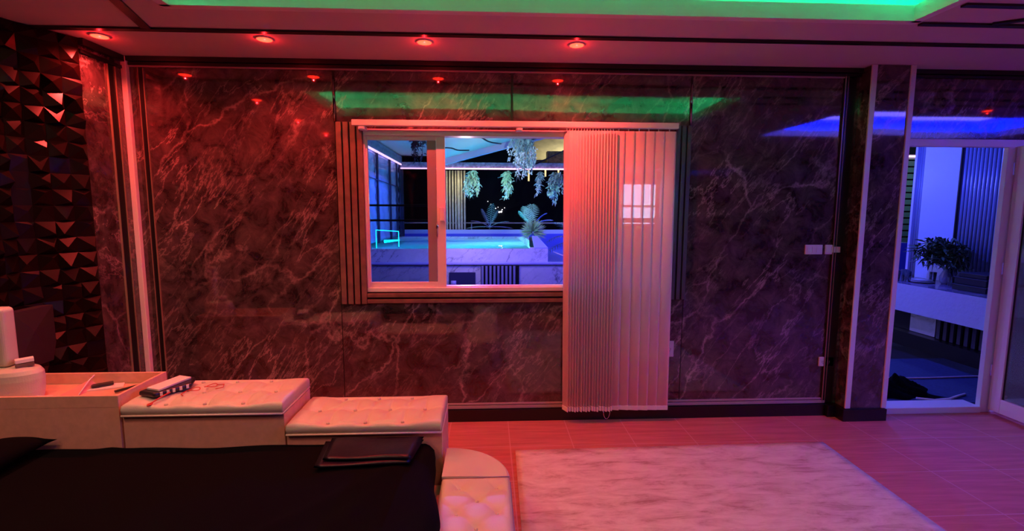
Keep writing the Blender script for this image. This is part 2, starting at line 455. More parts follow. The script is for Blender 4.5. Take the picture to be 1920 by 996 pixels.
# right end: black band with gold bead, then the column
bm = nb(); box(bm, 2.575, 2.665, -.012, -.001, .1, H - .04); struct('trim_15', bm, M_BLACK)
bm = nb(); box(bm, 2.578, 2.583, -.018, -.012, .1, H - .04); box(bm, 2.60, 2.603, -.016, -.012, .1, H - .04); struct('trim_16', bm, M_GOLD)
struct('wall_column', bx(2.695, 2.985, -.12, -.001, 0, H - .001), M_MARBLE)
struct('trim_17', bx(2.682, 2.722, -.13, -.118, .095, H - .001), M_WHITE, bevel=.003)
struct('trim_18', bx(2.968, 3.005, -.13, -.0, .095, H - .001), M_WHITE, bevel=.003)
bm = nb(); box(bm, 2.66, 3.0, -.145, -.002, 0, .092); box(bm, 2.60, 2.66, -.06, -.002, 0, .092)
struct('baseboard_column', bm, M_BASE, bevel=.003)
struct('baseboard_back', bx(XL, 2.60, -.03, -.001, 0, .092), M_BASE, bevel=.002)
struct('baseboard_back_right', bx(4.02, XR, -.03, -.001, 0, .092), M_BASE, bevel=.002)
struct('baseboard_left', bx(XL, XL + .03, -.37, -.03, 0, .092), M_BASE, bevel=.002)
bm = nb(); box(bm, XL, 2.60, -.016, -.001, .096, .118); box(bm, XL, 2.60, -.012, -.001, .124, .137)
struct('trim_19', bm, M_TRIM, bevel=.001)

# ------------------------------------------------------------------ window
bm = nb()
for x in (-1.062, -1.014, -.966, -.918): box(bm, x, x + .036, -.022, -.001, .90, 2.186)
fr = struct('trim_20', bm, M_WOOD, bevel=.003)
struct('trim_21', bx(-1.065, -.88, -.006, -.001, .895, 2.186), M_BLACK)
bm = nb()
for x in (1.352, 1.392, 1.432): box(bm, x, x + .028, -.022, -.001, .92, 2.186)
struct('trim_22', bm, M_DSLAT, bevel=.003)
struct('trim_23', bx(1.338, 1.465, -.006, -.001, .915, 2.186), M_BLACK)
bm = nb()
for z in (.905, .948): box(bm, -.88, 1.34, -.02, -.001, z, z + .028)
struct('trim_24', bm, M_WOOD, bevel=.003)
struct('trim_25', bx(-.88, 1.34, -.006, -.001, .90, .983), M_BLACK)

wf = bx(WX0, WX1, 0, .10, WZ0, WZ0 + .03)
box(wf, WX0, WX0 + .03, 0, .10, WZ0 + .03, WZ1 - .025); box(wf, WX1 - .03, WX1, 0, .10, WZ0 + .03, WZ1 - .025)
box(wf, WX0, WX1, 0, .10, WZ1 - .045, WZ1)
win = struct('window_1', wf, M_WHITE, bevel=.003)
def sash(x0, x1, y, parent, stl, str_):
    z0, z1 = WZ0 + .03, WZ1 - .045
    bm = nb()
    box(bm, x0, x0 + stl, y, y + .03, z0, z1); box(bm, x1 - str_, x1, y, y + .03, z0, z1)
    box(bm, x0 + stl, x1 - str_, y, y + .03, z0, z0 + .04); box(bm, x0 + stl, x1 - str_, y, y + .03, z1 - .03, z1)
    s = obj('sash', bm, M_WHITE, parent, bevel=.002)
    g = obj('pane', bx(x0 + stl, x1 - str_, y + .013, y + .017, z0 + .04, z1 - .03), M_GLASS, s)
    bm = nb()
    for z in (1.612, 1.503): tube(bm, [(x0 + stl * .3, y + .045, z), (x1 - .01, y + .045, z)], .0075, 8)
    obj('security_bar', bm, M_DARKPLASTIC, s)
    return s
s1 = sash(WX0 + .03, -.312, .02, win, .012, .062)
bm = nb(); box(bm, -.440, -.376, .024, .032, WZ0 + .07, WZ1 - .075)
obj('mullion', bm, mat('shaded_stile', (.30, .26, .30), .4), win)  # darker tone puts the shade on this stile into its colour
bm = nb(); box(bm, -.352, -.318, -.004, .02, 1.50, 1.60)
obj('latch', bm, M_WHITE, s1, bevel=.004)
bm = nb(); lathe(bm, [(.001, -.05), (.006, -.03), (.006, .02), (.012, .03), (.008, .05), (.002, .075)], (-.372, .012, 1.42), 10)
obj('handle', bm, M_CHROME, s1, smooth=True)
s2 = sash(.62, WX1 - .03, .055, win, .04, .03)
struct('window_1_sill', bx(-.45, WX1 - .03, .033, .10, WZ0 + .03, WZ0 + .036), M_WHITE)

# vertical blind on its rail
vb = thing('vertical_blind', 'white vertical blind drawn to the right half of the window on a long rail', 'blind', (.93, -.07, 2.15))
bm = nb(); box(bm, -.934, 1.34, -.088, -.048, 2.152, 2.192)
obj('head_rail', bm, M_WHITE, vb, bevel=.004)
for x in (-.87, .215):
    bm = nb(); box(bm, x - .022, x + .022, -.08, -.001, 2.128, 2.151); box(bm, x - .014, x + .014, -.084, -.08, 2.132, 2.147)
    obj('bracket', bm, M_WHITE, vb, bevel=.002)
slats = []
n1 = 17
for i in range(n1):
    slats.append((.548 + i * .0205, math.radians(68 - i * .6), .085))
for i, x in enumerate((.915, .985, 1.06, 1.13, 1.20)):
    slats.append((x, math.radians(16 - i * 2), .088))
slats.append((1.278, math.radians(4), .092))
for i, (x, a, wd) in enumerate(slats):
    bm = nb(); N = 6; zt, zb_ = 2.132, .128
    lo = []; hi = []
    sway = random.uniform(-.004, .004)
    for k in range(N + 1):
        u = (k / N - .5) * wd; bow = .006 * (1 - (2 * k / N - 1) ** 2)
        px = x + u * math.cos(a) + bow * math.sin(a); py = -.072 + (-u * math.sin(a)) * .8 - bow * math.cos(a)
        if i >= n1: py -= .004 * (i - n1) * .5
        hi.append(bm.verts.new((px, py, zt))); lo.append(bm.verts.new((px + sway + .012, py, zb_)))
    for k in range(N): bm.faces.new((lo[k], lo[k + 1], hi[k + 1], hi[k]))
    s = obj('slat', bm, M_BLIND, vb, smooth=True)
    so = s.modifiers.new('thick', 'SOLIDIFY'); so.thickness = .0012
    # weighted hem pocket at the foot
    bm = nb()
    c, sn = math.cos(a), math.sin(a)
    p0 = Vector((x + .012 + sway - wd / 2 * c, -.072 + wd / 2 * sn * .8, 0)); p1 = Vector((x + .012 + sway + wd / 2 * c, -.072 - wd / 2 * sn * .8, 0))
    if i >= n1: p0.y -= .002 * (i - n1); p1.y -= .002 * (i - n1)
    zf = .096 + random.uniform(-.004, .004)
    quadbox(bm, p0 + Vector((0, -.002, zf + .016)), p1 + Vector((0, -.002, zf + .016)), .007, .034)
    obj('hem_weight', bm, M_WHITE, s if False else vb, bevel=.002)
    bm = nb(); tube(bm, [(x, -.07, 2.13), (x, -.07, 2.153)], .004, 6)
    obj('hanger', bm, M_WHITE, vb)
bm = nb()
pts = [(.86 + .02 * math.cos(t * PI / 12) * 1.2 + .01, -.105, .095 + (.0 if abs(math.sin(t * PI / 12)) < 0 else -.055 * abs(math.sin(t * PI / 12)))) for t in range(13)]
tube(bm, pts, .0022, 6)
obj('bead_chain', bm, M_CHROME, vb, smooth=True)

# switches and sockets
def plate(name, x0, x1, z0, z1, label, cat, holes=0, group=None):
    t = thing(name, label, cat, ((x0 + x1) / 2, -.001, z0), group)
    obj('cover_plate', bx(x0, x1, -.012, -.001, z0, z1), M_PLATE, t, bevel=.003)
    cx, cz = (x0 + x1) / 2, (z0 + z1) / 2
    if holes:
        for k in (-1, 1):
            bm = nb()
            for q in (-1, 1): box(bm, cx + k * .022 - .008 + q * .006, cx + k * .022 - .004 + q * .006, -.0128, -.0118, cz - .008, cz + .008)
            box(bm, cx + k * .022 - .008, cx + k * .022 - .002, -.0128, -.0118, cz - .017, cz - .012)
            obj('outlet', bm, mat('outlet_grey', (.30, .26, .32), .5), t)
    else:
        for k in (-1, 0, 1):
            obj('rocker', bx(cx + k * .036 - .016, cx + k * .036 + .016, -.015, -.012, z0 + .014, z1 - .014), M_PLATE, t, bevel=.001)
    return t
plate('light_switch', 2.368, 2.500, 1.255, 1.327, 'white wall switch plate on dark marble, left one of the pair', 'switch')
plate('light_switch', 2.522, 2.645, 1.255, 1.327, 'white wall switch plate on dark marble, right one of the pair beside the black trim', 'switch')
plate('wall_socket', 2.537, 2.655, .388, .462, 'white double socket low on the marble wall near the column', 'socket', 1)
plate('wall_socket', 1.30, 1.395, .478, .60, 'white wall plate half hidden behind the right edge of the blind', 'socket', 1)

# ------------------------------------------------------------------ door
bm = nb()
box(bm, 3.006, 4.0, -.02, .03, 2.055, 2.11)
box(bm, 3.87, 4.0, -.02, .02, 0, 2.055)
struct('door_1', bm, M_WHITE, bevel=.004)
struct('door_1_threshold', bx(3.006, 3.87, -.03, .12, 0, .05), M_WHITE, bevel=.004)
leaf = thing('glass_door', 'white framed glass door swung open into the room at the right', 'door', (3.92, -.03, .02))
Y0, Y1 = -.88, -.03
bm = nb(); xa, xb = 3.925, 3.965
box(bm, xa, xb, Y1 - .085, Y1, .03, 2.06); box(bm, xa, xb, Y0, Y0 + .085, .03, 2.06)
box(bm, xa, xb, Y0 + .085, Y1 - .085, .03, .14); box(bm, xa, xb, Y0 + .085, Y1 - .085, 1.985, 2.06)
obj('frame', bm, M_WHITE, leaf, bevel=.003)
obj('pane', bx(3.942, 3.948, Y0 + .085, Y1 - .085, .14, 1.985), M_DGLASS, leaf)
bm = nb(); box(bm, 3.938, 3.952, Y1 - .093, Y1 - .085, .14, 1.985); box(bm, 3.938, 3.952, Y0 + .09, Y1 - .09, 1.978, 1.985)
obj('gasket', bm, M_BLACK, leaf)
for z in (.3, 1.1, 1.85):
    bm = nb(); tube(bm, [(3.925, -.024, z), (3.925, -.024, z + .09)], .007, 8); obj('hinge', bm, M_CHROME, leaf)

# ------------------------------------------------------------------ downlights
M_DL = mat('downlight_glow', (.3, .1, .08), .4, emit=(1.0, .019, .008), es=14)
def downlight(x, y, power, label, z=H, color=RED, cone=146):
    t = thing('downlight', label, 'ceiling light', (x, y, z), 'red downlights')
    bm = nb(); lathe(bm, [(.052, 0), (.052, -.003), (.047, -.007), (.043, -.006), (.043, -.001)], (x, y, z), 28); obj('bezel', bm, M_WHITE, t, smooth=True)
    bm = nb(); lathe(bm, [(.0001, -.0115), (.025, -.011), (.042, -.008), (.042, -.0015)], (x, y, z), 28); obj('lens', bm, M_DL, t, smooth=True)
    if power:
        l = lamp('bulb', 'SPOT', (0, 0, -.0125), color, power, t, spot_size=math.radians(cone), spot_blend=.9, shadow_soft_size=0.0)
        g = lamp('glow', 'POINT', (0, 0, -.030), (1, .015, .02), power * .012, t, shadow_soft_size=0.0)
    return t
lamp('blue_recess_lamp', 'AREA', (5.2, -2.33, 2.80), (.18, .13, 1.0), P_BLUE, None, shape='RECTANGLE', size=2.8, size_y=1.1)
for i, (x, lb) in enumerate(((-2.30, 'red glowing downlight nearest the left corner, front row over the marble wall'),
              (-1.345, 'red glowing downlight second from the left corner in the front row'),
              (-.390, 'red glowing downlight above the left window sash'),
              (.548, 'red glowing downlight above the blind, rightmost of the front row'))):
    downlight(x, -.41, P_DOWN, lb, color=RED_FRONT)
for y, lb_ in ((-1.21, 'nearest the marble wall'), (-2.2, 'above the headboard'), (-3.2, 'furthest from the window')):
    downlight(-2.14, y, P_DOWN_LEFT, 'red glowing downlight in the row along the left relief wall, ' + lb_, color=RED_LEFT)
for x, lb_ in ((-1.0, 'behind the raised recess, above the bed'), (.4, 'behind the raised recess, above the bed rail'), (1.8, 'behind the raised recess, above the rug')):
    downlight(x, -2.5, P_DOWN_BACK * (.2 if x > 1 else .7 if x > 0 else 1), 'red glowing downlight ' + lb_)
downlight(-.41, -1.63, 0, 'red glowing downlight inside the raised green recess', z=H + .22)
for x, y, lb_ in ((5.05, -1.30, 'reflected above the door'), (5.72, -4.1, 'reflected low beside the column'), (6.64, -4.15, 'reflected on the column')):
    downlight(x, y, 6, 'small red downlight far at the right of the room, ' + lb_)

# ------------------------------------------------------------------ rug
bm = nb()
A = [(.170, -.50), (2.275, -.47), (2.20, -2.75), (.135, -2.75)]
N, Mx = 40, 40
g = [[None] * (Mx + 1) for _ in range(N + 1)]
for i in range(N + 1):
    for j in range(Mx + 1):
        u, v = i / N, j / Mx
        p = Vector(A[0]).lerp(Vector(A[1]), u).lerp(Vector(A[3]).lerp(Vector(A[2]), u), v)
        g[i][j] = bm.verts.new((p.x, p.y, .011 + .0012 * math.sin(u * 19) * math.sin(v * 23)))
for i in range(N):
    for j in range(Mx): bm.faces.new((g[i][j], g[i][j + 1], g[i + 1][j + 1], g[i + 1][j]))
r = obj('rug', bm, M_RUG, smooth=True)
so = r.modifiers.new('t', 'SOLIDIFY'); so.thickness = .010; so.offset = -1
for v in r.data.vertices: pass
tag(r, 'pale mottled area rug lying on the reddish tile floor', 'rug')

# ------------------------------------------------------------------ storage benches stepping down along the bed
def tuft(u, v, pts, depth=.03, rad=.10, asp=1.0):
    d = 0
    for pu, pv in pts:
        q = math.hypot(u - pu, (v - pv) * asp)
        d += depth * math.exp(-(q / rad) ** 1.0 * 1.6)
    return d
def cushion(name, x0, x1, y0, y1, z0, zr, dome, parent, pts):
    """upholstered lid: vertical band to zr, then a soft tufted dome"""
    bm = nb(); nx, nyy = 110, 56; top = []
    for j in range(nyy + 1):
        row = []
        for i in range(nx + 1):
            u, v = i / nx, j / nyy
            x = x0 + (x1 - x0) * u; y = y0 + (y1 - y0) * v
            e = min(u * (x1 - x0), (1 - u) * (x1 - x0), v * (y1 - y0), (1 - v) * (y1 - y0))
            k = min(1, e / .035); k = math.sqrt(max(0, 1 - (1 - k) ** 2))
            h = zr + dome * (.35 * k + .65 * math.sin(PI * min(max(u, 0), 1)) ** .35 * math.sin(PI * v) ** .5)
            wv = 0
            for pu, pv in pts:
                dx, dyy = x - pu, y - pv; q = math.hypot(dx, dyy)
                wv += .046 * math.exp(-q / .05) * k
                ang = math.atan2(dyy, dx)
                wv += .012 * (max(0, math.cos(ang * 4)) ** 10) * math.exp(-q / .12) * k
            h -= wv
            row.append(bm.verts.new((x, y, h)))
        top.append(row)
    for j in range(nyy):
        for i in range(nx): bm.faces.new((top[j][i], top[j][i + 1], top[j + 1][i + 1], top[j + 1][i]))
    per = [top[0][i] for i in range(nx + 1)] + [top[j][nx] for j in range(1, nyy + 1)] + [top[nyy][i] for i in range(nx - 1, -1, -1)] + [top[j][0] for j in range(nyy - 1, 0, -1)]
    bul = []
    for s_, zz in ((.008, (z0 + zr) / 2 + .006), (.004, z0)):
        ring = []
        for v in per:
            cx, cy = (x0 + x1) / 2, (y0 + y1) / 2
            ox = s_ if v.co.x > x1 - 1e-5 else (-s_ if v.co.x < x0 + 1e-5 else 0)
            oy = s_ if v.co.y > y1 - 1e-5 else (-s_ if v.co.y < y0 + 1e-5 else 0)
            ring.append(bm.verts.new((v.co.x + ox * .0, v.co.y + oy, zz)))
        bul.append(ring)
    rings = [per] + bul
    L = len(per)
    for a, b_ in zip(rings, rings[1:]):
        for i in range(L): bm.faces.new((a[i], a[(i + 1) % L], b_[(i + 1) % L], b_[i]))
    bm.faces.new(rings[-1])
    c = obj(name, bm, M_LEATHER, parent, smooth=True)
    for pu, pv in pts:
        if y0 + .02 < pv < y1 - .02:
            bmb = nb(); zz = zr + dome * .8 - .030
            lathe(bmb, [(.009, -.004), (.009, .002), (.005, .006), (.0005, .0075)], (pu, pv, zz), 12)
            obj('button', bmb, M_LEATHER, c, smooth=True)
    return c
def bench(label, x0, x1, ztop, y0=-1.125, y1=-.75):
    t = thing('storage_bench', label, 'bench', ((x0 + x1) / 2, (y0 + y1) / 2, 0), 'storage benches stepping down beside the bed')
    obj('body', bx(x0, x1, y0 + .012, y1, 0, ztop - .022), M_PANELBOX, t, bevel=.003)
    wd = x1 - x0
    pts = [(x0 + wd * f, y0 + (y1 - y0) * .5) for f in (.14, .38, .62, .86)] + [(x0 + wd * f, y0 + (y1 - y0) * .93) for f in (.26, .5, .74)] + [(x0 + wd * f, y0 + (y1 - y0) * .07) for f in (.26, .5, .74)]
    cushion('cushion', x0 + .002, x1 - .002, y0 + .004, y1, ztop - .012, ztop + .034, .036, t, pts)
    bm = nb()
    q = ztop - .014
    tube(bm, [(x0 + .003, y0 - .002, q), (x1 - .003, y0 - .002, q)], .0055, 8); tube(bm, [(x1 - .001, y0 - .002, q), (x1 - .001, y1, q)], .004, 8)
    obj('piping', bm, M_PIPING, t, smooth=True)
    obj('shadow_gap', bx(x0 + .004, x1 - .004, y0 + .014, y1 - .004, ztop - .0215, ztop - .0135), M_BLACK, t)
    return t
bench('white storage bench with tufted lid, the higher one next to the tray box', -1.832, -1.042, .566)
bench('white storage bench with tufted lid, the lowest one by the rounded bed end', -1.034, -.244, .452)
# open tray box
t = thing('tray_box', 'open white box with raised rim holding small things, tallest step beside the bed', 'box', (-2.14, -.935, 0))
X0, X1, Yf, Yb, Zt, Zi = -2.555, -1.842, -1.12, -.75, .656, .595
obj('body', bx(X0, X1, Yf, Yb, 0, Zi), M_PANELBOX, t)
bm = nb(); w_ = .016
box(bm, X0, X1, Yf, Yf + w_, Zi, Zt); box(bm, X0, X1, Yb - w_, Yb, Zi, Zt); box(bm, X0, X0 + w_, Yf + w_, Yb - w_, Zi, Zt); box(bm, X1 - w_, X1, Yf + w_, Yb - w_, Zi, Zt)
obj('rim', bm, M_PANELBOX, t, bevel=.002)
# things in the tray
tm = nb(); prism(tm, [(-2.19, -.90), (-2.02, -.84), (-2.06, -.775), (-2.19, -.80)], Zi + .001, Zi + .008)
tag(obj('paper_sheet', tm, M_PAPER), 'pale sheet lying flat in the tray box at its right end', 'paper')
tm = nb(); quadbox(tm, (-2.175, -.86, Zi + .018), (-2.10, -.80, Zi + .018), .045, .010)
tag(obj('mobile_phone', tm, M_DARKPLASTIC, bevel=.003), 'dark phone lying on the pale sheet in the tray box', 'phone')
tm = nb(); quadbox(tm, (-2.0, -.93, Zi + .012), (-1.93, -.82, Zi + .012), .014, .012)
tag(obj('pen', tm, M_DARKPLASTIC, bevel=.002), 'thin dark pen along the right rim inside the tray box', 'pen')
st = thing('menu_stand', 'small clear red tinted card stand in the tray box', 'card stand', (-2.25, -.88, Zi))
tm = nb(); a = [(-2.36, -.93), (-2.17, -.90), (-2.17, -.87), (-2.36, -.90)]
vs = [tm.verts.new(p) for p in ((-2.27, -.95, Zi + .001), (-2.17, -.95, Zi + .001), (-2.17, -.80, Zi + .001), (-2.26, -.80, Zi + .001), (-2.20, -.86, Zi + .045), (-2.19, -.84, Zi + .045))]
for f in ((0, 1, 2, 3), (0, 4, 1), (0, 3, 5, 4), (1, 4, 5, 2), (2, 5, 3)): tm.faces.new([vs[i] for i in f])
obj('card', tm, M_PLASTIC, st)
tm = nb(); tube(tm, [(-2.17, -.95, Zi + .004), (-2.185, -.86, Zi + .05), (-2.20, -.80, Zi + .062), (-2.24, -.78, Zi + .05)], .003, 6)
obj('wire_edge', tm, M_PAPER, st, smooth=True)
tm = bx(-2.27, -2.19, -1.09, -1.07, Zi + .001, Zi + .05)
tag(obj('card_box', tm, M_PAPER, bevel=.002), 'tiny white card box behind the front rim of the tray', 'box')

# bolster, headboard, booklets, wall plaque
bm = nb(); n = 40
def dring(r, z, cx=-2.535, cy=-.965):
    out = []
    for k in range(n + 1):
        a = -PI / 2 + PI * k / n
        out.append(bm.verts.new((cx + r * math.cos(a) * 1.0, cy + r * .52 * math.sin(a), z)))
    return out
rings = [dring(r_, z_) for r_, z_ in ((.190, Zi + .001), (.198, Zi + .04), (.203, .70), (.200, .732), (.185, .752), (.13, .762), (.04, .765))]
for a, b_ in zip(rings, rings[1:]):
    for k in range(n): bm.faces.new((a[k], a[k + 1], b_[k + 1], b_[k]))
    bm.faces.new((a[0], b_[0], b_[n], a[n]))
bm.faces.new(rings[0]); bm.faces.new(rings[-1])
tag(obj('bolster_cushion', bm, M_LEATHER, smooth=False, bevel=.006), 'rounded white upholstered bolster sitting in the tray box at the left wall', 'cushion')
bm = nb(); box(bm, -2.54, -2.466, -1.0, -.92, .766, 1.075)
tag(obj('upright_cushion', bm, M_LEATHER, smooth=False, bevel=.022, seg=5), 'tall white rounded cushion standing on the bolster at the left edge', 'cushion')
for k, (z, lb) in enumerate(((.775, 'dark booklet, lower of two on the white bolster'), (.797, 'pale booklet, upper of two on the white bolster'))):
    bm = nb(); quadbox(bm, (-2.44, -.985, z - .003), (-2.39, -.935, z - .001), .045, .019)
    tag(obj('booklet', bm, M_PAPER if k else M_WOOD, bevel=.002), lb, 'booklet')
bm = nb()
c = [(-.965, .76), (-.715, .80), (-.715, 1.04), (-.965, 1.04)]
q = [(-.87, .71), (-.77, .70), (-.645, .70), (-.617, .80), (-.615, 1.022), (-.862, 1.022)]
fv = [bm.verts.new((-2.545, y, z)) for y, z in q]; bk = [bm.verts.new((-2.605, y, z)) for y, z in q]
md = bm.verts.new((-2.53, -.76, .90))
for i in range(6):
    j = (i + 1) % 6; bm.faces.new((fv[i], fv[j], md)); bm.faces.new((bk[i], bk[j], fv[j], fv[i]))
bm.faces.new(bk[::-1])
tag(obj('wall_plaque', bm, mat('maroon_gloss', (.035, .014, .018), .5)), 'dark maroon faceted square plaque on the black relief wall above the tray box', 'plaque')

# things on the higher bench
kb = thing('pouch', 'black pouch with white stripes lying on the higher bench', 'pouch', (-1.75, -.95, .61))
def blob(bm, pts, r, seed=0):
    tube(bm, pts, r[0], 10)
bm = nb()

P = [(-1.80, -1.04), (-1.70, -1.075), (-1.60, -.92), (-1.64, -.82), (-1.74, -.80)]
prism(bm, P, .622, .648)
obj('body', bm, M_DARKPLASTIC, kb, bevel=.010, seg=3)
for f in (.18, .35, .5, .68, .86):
    bm = nb(); p = Vector((-1.70, -1.075)).lerp(Vector((-1.60, -.92)), f); quadbox(bm, (p.x + .0035, p.y - .003, .626), (p.x + .0035, p.y - .003, .646), .012, .004, up=Vector((-.55, .8, 0)))
    obj('stripe', bm, M_PAPER, kb)
bm = nb(); prism(bm, [(-1.77, -1.02), (-1.69, -1.05), (-1.64, -.86), (-1.72, -.83)], .649, .660)
tag(obj('notebook', bm, M_PAPER, bevel=.002), 'pale notebook lying on the black pouch', 'book')
bm = nb(); pts = [(-1.64 + .0 * i, -1.03 - .0 * i, .63) for i in range(1)]
pts = [(-1.655, -1.02, .632), (-1.665, -1.06, .628), (-1.69, -1.10, .612), (-1.705, -1.118, .606), (-1.70, -1.126, .604), (-1.69, -1.122, .605), (-1.688, -1.105, .609)]
tube(bm, pts, .0035, 7)
tag(obj('cord', bm, M_REDCABLE, smooth=True), 'short red cord with a ring hanging out of the black pouch', 'cord')
gl = thing('eyeglasses', 'thin red wire eyeglasses lying on the higher bench', 'glasses', (-1.55, -.93, .612))
def ring(cx, cy, rx, ry, rot, z):
    return [(cx + rx * math.cos(t) * math.cos(rot) - ry * math.sin(t) * math.sin(rot), cy + rx * math.cos(t) * math.sin(rot) + ry * math.sin(t) * math.cos(rot), z + .004 * math.sin(t * 2)) for t in [k * PI / 10 for k in range(21)]]
for cx, cy in ((-1.575, -.955), (-1.515, -.90)):
    bm = nb(); tube(bm, ring(cx, cy, .030, .020, .6, .622), .0022, 6); obj('rim', bm, M_REDCABLE, gl, smooth=True)
for pts in ([(-1.60, -.975, .622), (-1.60, -1.02, .62), (-1.585, -1.03, .618)], [(-1.49, -.885, .622), (-1.455, -.88, .622), (-1.44, -.92, .619), (-1.47, -.94, .618)]):
    bm = nb(); tube(bm, pts, .0025, 6); obj('temple', bm, M_REDCABLE, gl, smooth=True)

# ------------------------------------------------------------------ bed
bed = thing('bed', 'bed under a black sheet with a tufted white rounded side rail', 'bed', (-1.3, -2.0, 0))
bm = nb()
Xs = 90; Ys = 70
def sheet_h(x, y):
    h = .388
    h += .006 * math.sin(x * 9 + y * 4) * math.sin(y * 5 - x * 3)
    h += .010 * math.exp(-((x + .62 - .35 * (y + 1.9)) / .05) ** 2) * (1 if y < -1.4 else 0)
    h += .012 * math.exp(-((x + .9 - .9 * (y + 1.9)) / .06) ** 2)
    h += .008 * math.exp(-((x + 1.7 + .5 * (y + 1.5)) / .05) ** 2)
    return h
bx0, by0, by1 = -2.338, -2.95, -1.135
def right_edge(y):      # cover lies over the side rail further toward the foot
    return -.285 + min(.075, max(0, (-1.2 - y)) * .15) + .008 * math.sin(y * 14)
grid = []
for j in range(Ys + 1):
    y = by1 + (by0 - by1) * j / Ys; row = []
    xe = right_edge(y)
    for i in range(Xs + 1):
        x = bx0 + (xe - bx0) * i / Xs
        h = sheet_h(x, y); e = (xe - x)
        if e < .05: h -= .05 * (1 - e / .05) ** 2 * .8
        row.append(bm.verts.new((x, y, h)))
    drop = bm.verts.new((xe + .006, y, .305)); row.append(drop)
    grid.append(row)
for j in range(Ys):
    for i in range(len(grid[0]) - 1): bm.faces.new((grid[j][i], grid[j][i + 1], grid[j + 1][i + 1], grid[j + 1][i]))
sh = obj('sheet', bm, M_SHEET, bed, smooth=True)
obj('mattress', bx(bx0 + .01, -.30, by0 + .01, by1 - .01, .16, .345), M_SHEET, bed, bevel=.02)
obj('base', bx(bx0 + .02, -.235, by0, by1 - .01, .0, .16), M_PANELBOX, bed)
# side rail with quarter-round end, lid surface tufted
rx0, rx1, yc, zr = -.228, .098, -1.325, .298
def rail_outline(k=24):
    pts = [(rx0, -3.0)]
    pts.append((rx0, yc + .30))
    for i in range(1, k):
        a = PI / 2 - PI / 2 * i / k
        pts.append((rx0 + (rx1 - rx0) * math.cos(a), yc + .31 * math.sin(a)))
    pts.append((rx1, yc)); pts.append((rx1, -3.0))
    return pts
bm = nb(); o = rail_outline()
a = [bm.verts.new((x + (.03 if x > 0 else .02) * (1 if x > rx0 + .01 else 0), y, 0.0)) for x, y in o]; b2 = [bm.verts.new((x, y, zr - .03)) for x, y in o]
bm.faces.new(a[::-1]); bm.faces.new(b2)
for i in range(len(o)):
    j = (i + 1) % len(o); bm.faces.new((a[i], a[j], b2[j], b2[i]))
obj('side_rail', bm, M_LEATHER, bed, bevel=.004)
bm = nb()     # rounded smooth end cap
rings = []
for s_, z_ in ((1.0, zr - .03), (1.0, zr - .006), (.985, zr), (.96, zr + .004), (.5, zr + .010), (.05, zr + .012)):
    ring_ = []
    for i in range(25):
        a_ = PI / 2 - PI / 2 * i / 24
        ring_.append(bm.verts.new((rx0 + (rx1 - rx0) * math.cos(a_) * s_, yc + .31 * math.sin(a_) * s_, z_)))
    ring_.append(bm.verts.new((rx0, yc, z_)))
    rings.append(ring_)
for a, b_ in zip(rings, rings[1:]):
    for k in range(len(a)): bm.faces.new((a[k], a[(k + 1) % len(a)], b_[(k + 1) % len(a)], b_[k]))
bm.faces.new(rings[-1]); bm.faces.new(rings[0][::-1])
obj('rounded_end', bm, M_LEATHER, bed, smooth=False, bevel=.002)
bm = nb(); NX, NY = 44, 170; ya, yb = yc - .003, -3.0
tp = []
py = .19
pts = []
for k in range(-1, 12):
    yy = ya - .085 - k * py / 2
    pts += [(rx0 + (rx1 - rx0) * f, yy) for f in ((.27, .80) if k % 2 == 0 else (.53,))]
pts = [p for p in pts if yb + .04 < p[1] < ya - .03]
for j in range(NY + 1):
    row = []
    for i in range(NX + 1):
        u = i / NX; x = rx0 + (rx1 - rx0) * u; y = ya + (yb - ya) * j / NY
        e = min(u, 1 - u) * (rx1 - rx0); e2 = min(e, ya - y)
        k = min(1, e2 / .035); k = math.sqrt(max(0, 1 - (1 - k) ** 2))
        h = zr - .012 + .026 * k
        for pu, pv in pts:
            if abs(pv - y) < .2:
                q_ = math.hypot(x - pu, y - pv); an = math.atan2(y - pv, x - pu)
                h -= k * (.022 * math.exp(-q_ / .022) + .007 * max(0, math.cos(2 * (an) - PI * 0 - (PI / 2 if True else 0)) ** 2) ** 8 * math.exp(-q_ / .07))
        row.append(bm.verts.new((x, y, h)))
    tp.append(row)
for j in range(NY):
    for i in range(NX): bm.faces.new((tp[j][i], tp[j + 1][i], tp[j + 1][i + 1], tp[j][i + 1]))
tt = obj('tufted_pad', bm, M_LEATHER, bed, smooth=True)
for pu, pv in pts:
    if pv < -2.2: continue
    bm = nb(); lathe(bm, [(.0075, -.003), (.0075, .002), (.004, .005), (.0005, .006)], (pu, pv, zr - .006), 12); obj('button', bm, M_LEATHER, tt, smooth=True)
bm = nb(); tube(bm, [(rx1 + .001, yc, zr - .028), (rx1 + .001, -3.0, zr - .028)], .0045, 6)
tube(bm, [(rx0, yc, zr + .004), (rx1, yc, zr + .004)], .0025, 6)
obj('piping', bm, mat('violet_grey_piping', (.42, .38, .46), .4), bed, smooth=True)

